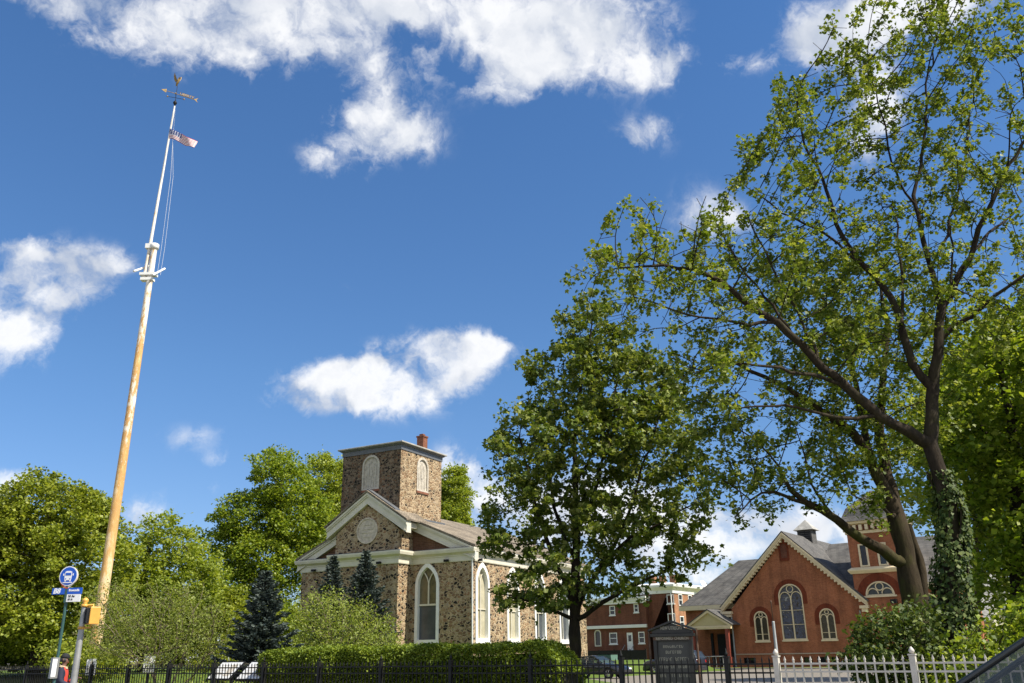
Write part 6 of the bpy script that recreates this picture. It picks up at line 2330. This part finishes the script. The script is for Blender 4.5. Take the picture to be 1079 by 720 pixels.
shrub('big pale olive bush behind the fence left of the spruce', [(178, 652, 32.5, 60, 42, 2.0), (130, 655, 33, 34, 40, 1.6), (108, 648, 32, 22, 36, 1.2), (104, 672, 32, 20, 26, 1.2), (140, 670, 32, 40, 30, 1.6), (215, 665, 32, 32, 34, 1.6), (175, 685, 32, 60, 22, 1.8)], M['leaf_pale'], M['bark_pale'], 41, 3200, .085, 12, .14, on_lawn(175, 32.5), leaf_r=.02, narrow=.5, step=.24, dk=.27)
shrub('pale yellow green bush with bare twigs in front of the church', [(345, 652, 38, 34, 36, 2), (370, 662, 38, 40, 30, 2), (330, 665, 38, 28, 28, 1.6), (402, 668, 38, 24, 22, 1.6), (360, 682, 37.5, 60, 16, 1.8)], M['leaf_lime'], M['bark_pale'], 42, 2800, .10, 12, .14, on_lawn(362, 38), leaf_r=.02, narrow=.55, step=.26, dk=.3)
shrub('low bright green bush between the olive bush and the spruce', [(238, 690, 34, 20, 20, 1.2), (215, 700, 33.5, 20, 12, 1)], M['leaf_bright'], M['bark'], 43, 600, .12, 12, .13, on_lawn(235, 34))
shrub('green bush behind the fence near the foot of the flagpole', [(75, 690, 37.5, 28, 20, 1.4), (105, 698, 36, 30, 18, 1.4)], M['leaf_bright'], M['bark'], 44, 1600, .15, 12, .16, on_lawn(88, 37))
shrub('dark evergreen bush in front of the mossy stems, behind the pale fence', [(932, 668, 18.7, 34, 27, 1.0), (962, 660, 19, 28, 26, .9), (918, 692, 18.5, 28, 24, .9), (950, 700, 18.7, 50, 30, 1.0)], M['leaf_bush'], M['bark'], 45, 2400, .10, 12, .085, Vector((at(930, 700, 18.7).x, 18.7, .01)), step=.16, dk=.2, leaf_r=.02, narrow=.75)
shrub('green bush behind the pale fence right of the ivy trunk', [(1060, 680, 17.5, 45, 28, 1.0), (1030, 690, 17.6, 30, 26, .9), (1095, 665, 17.2, 40, 40, 1.0), (1040, 710, 17.5, 60, 25, .9)], M['leaf_mid'], M['bark'], 46, 2200, .11, 11, .10, Vector((at(1050, 700, 17.6).x, 17.6, .01)), step=.17, dk=.22, leaf_r=.02, narrow=.75)

# ivy on the right trunk
rngi = np.random.default_rng(51)
ib = at(1003, 760, 20); ib.z = max(ib.z, .0)
axis = [(at(px, py, 20), r) for px, py, r in ((1003, 758, .46), (1002, 690, .44), (1003, 640, .45), (1004, 590, .42), (1003, 545, .36), (999, 520, .31), (988, 497, .28))]
pts, nr = [], []
for (a, r0_), (b_, r1_) in zip(axis, axis[1:]):
    n = int((b_ - a).length * 1150)
    for _ in range(n):
        t = rngi.random(); an = rngi.uniform(0, 6.2832)
        lump = 1 + .12 * math.sin(an * 3 + (a.z + t) * 4) + .08 * math.sin(an * 5 - a.z * 7)
        rr = (r0_ + (r1_ - r0_) * t) * (rngi.uniform(.72, 1.06)) * lump
        c = a.lerp(b_, t)
        if math.sin(an * 2 + c.z * 1.9) + math.sin(an * 3.3 - c.z * 2.7 + 1) < -1.15 or (c.z > 5 and math.sin(an * 2 + c.z * 2) < -.2):
            continue
        pts.append((c.x + rr * math.cos(an), c.y + rr * math.sin(an), c.z)); nr.append((math.cos(an) * 2.2, math.sin(an) * 2.2, .3))
P = np.array(pts); P = P - np.array(ib)
V, Q = leaves(rngi, P, .095, up=.2, droop=1.2, narrow=.9, outward=np.array(nr))
ivt = thing('ivy', 'dense ivy climbing the big trunk at the right', 'ivy', ib)
fast_mesh('foliage', V, Q, M['leaf_ivy'], ivt)
sv = MB()
for k in range(7):
    a = k * .9
    sv.tube([p + Vector((math.cos(a + i * .35), math.sin(a + i * .35), 0)) * (r * .80) - ib for i, (p, r) in enumerate(axis)], .02, 5)
sv.build('stem', M['bark'], ivt)

# hedge along the inside of the fence
rngh = np.random.default_rng(61)
h_s0, h_s1 = -23.3, -12.1
hc = C_FENCE + 1.15
hd_ = thing('hedge', 'long clipped green hedge behind the black fence', 'hedge', st((h_s0 + h_s1) / 2, hc, 0), -A_ST)
HL = (h_s1 - h_s0) / 2
n = 150000
u = rngh.uniform(-1, 1, n); face = rngh.random(n)
Hh_, Wd_ = 1.79, .75
x = u * HL
top_f = face < .42
frontf = (face >= .42) & (face < .86)
y = np.where(top_f, rngh.uniform(-Wd_, Wd_, n), np.where(frontf, -Wd_, Wd_)) + rngh.normal(0, .05, n)
z = np.where(top_f, Hh_, rngh.uniform(.02, Hh_, n))
lump = .04 * np.sin(x * 1.7 + y * 2) + .05 * np.sin(x * 4.1 + 1) + .04 * np.sin(x * 9 + z * 5)
z = z * (1 + .35 * lump) + rngh.normal(0, .035, n)
# rounded shoulders and ends
e = np.clip((np.abs(x) - (HL - .9)) / .9, 0, 1)
z = z * np.sqrt(1 - .55 * e ** 2)
sh_ = np.clip((z - 1.45) / .5, 0, 1)
y = y * (1 - .22 * sh_ ** 2) * np.sqrt(1 - .6 * e ** 2) + .06 * np.sin(x * 3 + z * 4)
C = np.stack([x, y, z], 1)
V, Q = leaves(rngh, C, .058, up=.5, droop=.2, narrow=.75)
fast_mesh('foliage', V, Q, M['leaf_hedge'], hd_)
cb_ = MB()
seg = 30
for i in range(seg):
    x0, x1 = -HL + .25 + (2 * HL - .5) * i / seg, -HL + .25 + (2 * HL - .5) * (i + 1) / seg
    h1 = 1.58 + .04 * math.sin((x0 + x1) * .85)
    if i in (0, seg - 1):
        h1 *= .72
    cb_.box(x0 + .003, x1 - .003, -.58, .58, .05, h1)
cb_.build('shade_core', M['twig_shade'], hd_)  # solid blocks standing for twigs, the hedge's inner shade put into their colour
# low ground cover between fence and lawn on the left
V0 = []
rngg = np.random.default_rng(71)
n = 26000
s_ = rngg.uniform(-46, -9, n); c_ = C_FENCE + .35 + np.abs(rngg.normal(0, 3.2, n))
P = np.array([st(a, b_, lawn_z(a, b_) + .04) for a, b_ in zip(s_, c_)])
V, Q = leaves(rngg, P, .14, up=.1, droop=-2.0, narrow=.3, vary=.5)
gc = fast_mesh('grass_tufts', V, Q, M['leaf_bright'])
tag(gc, 'longer grass and ground cover along the inside of the fence', kind='stuff')
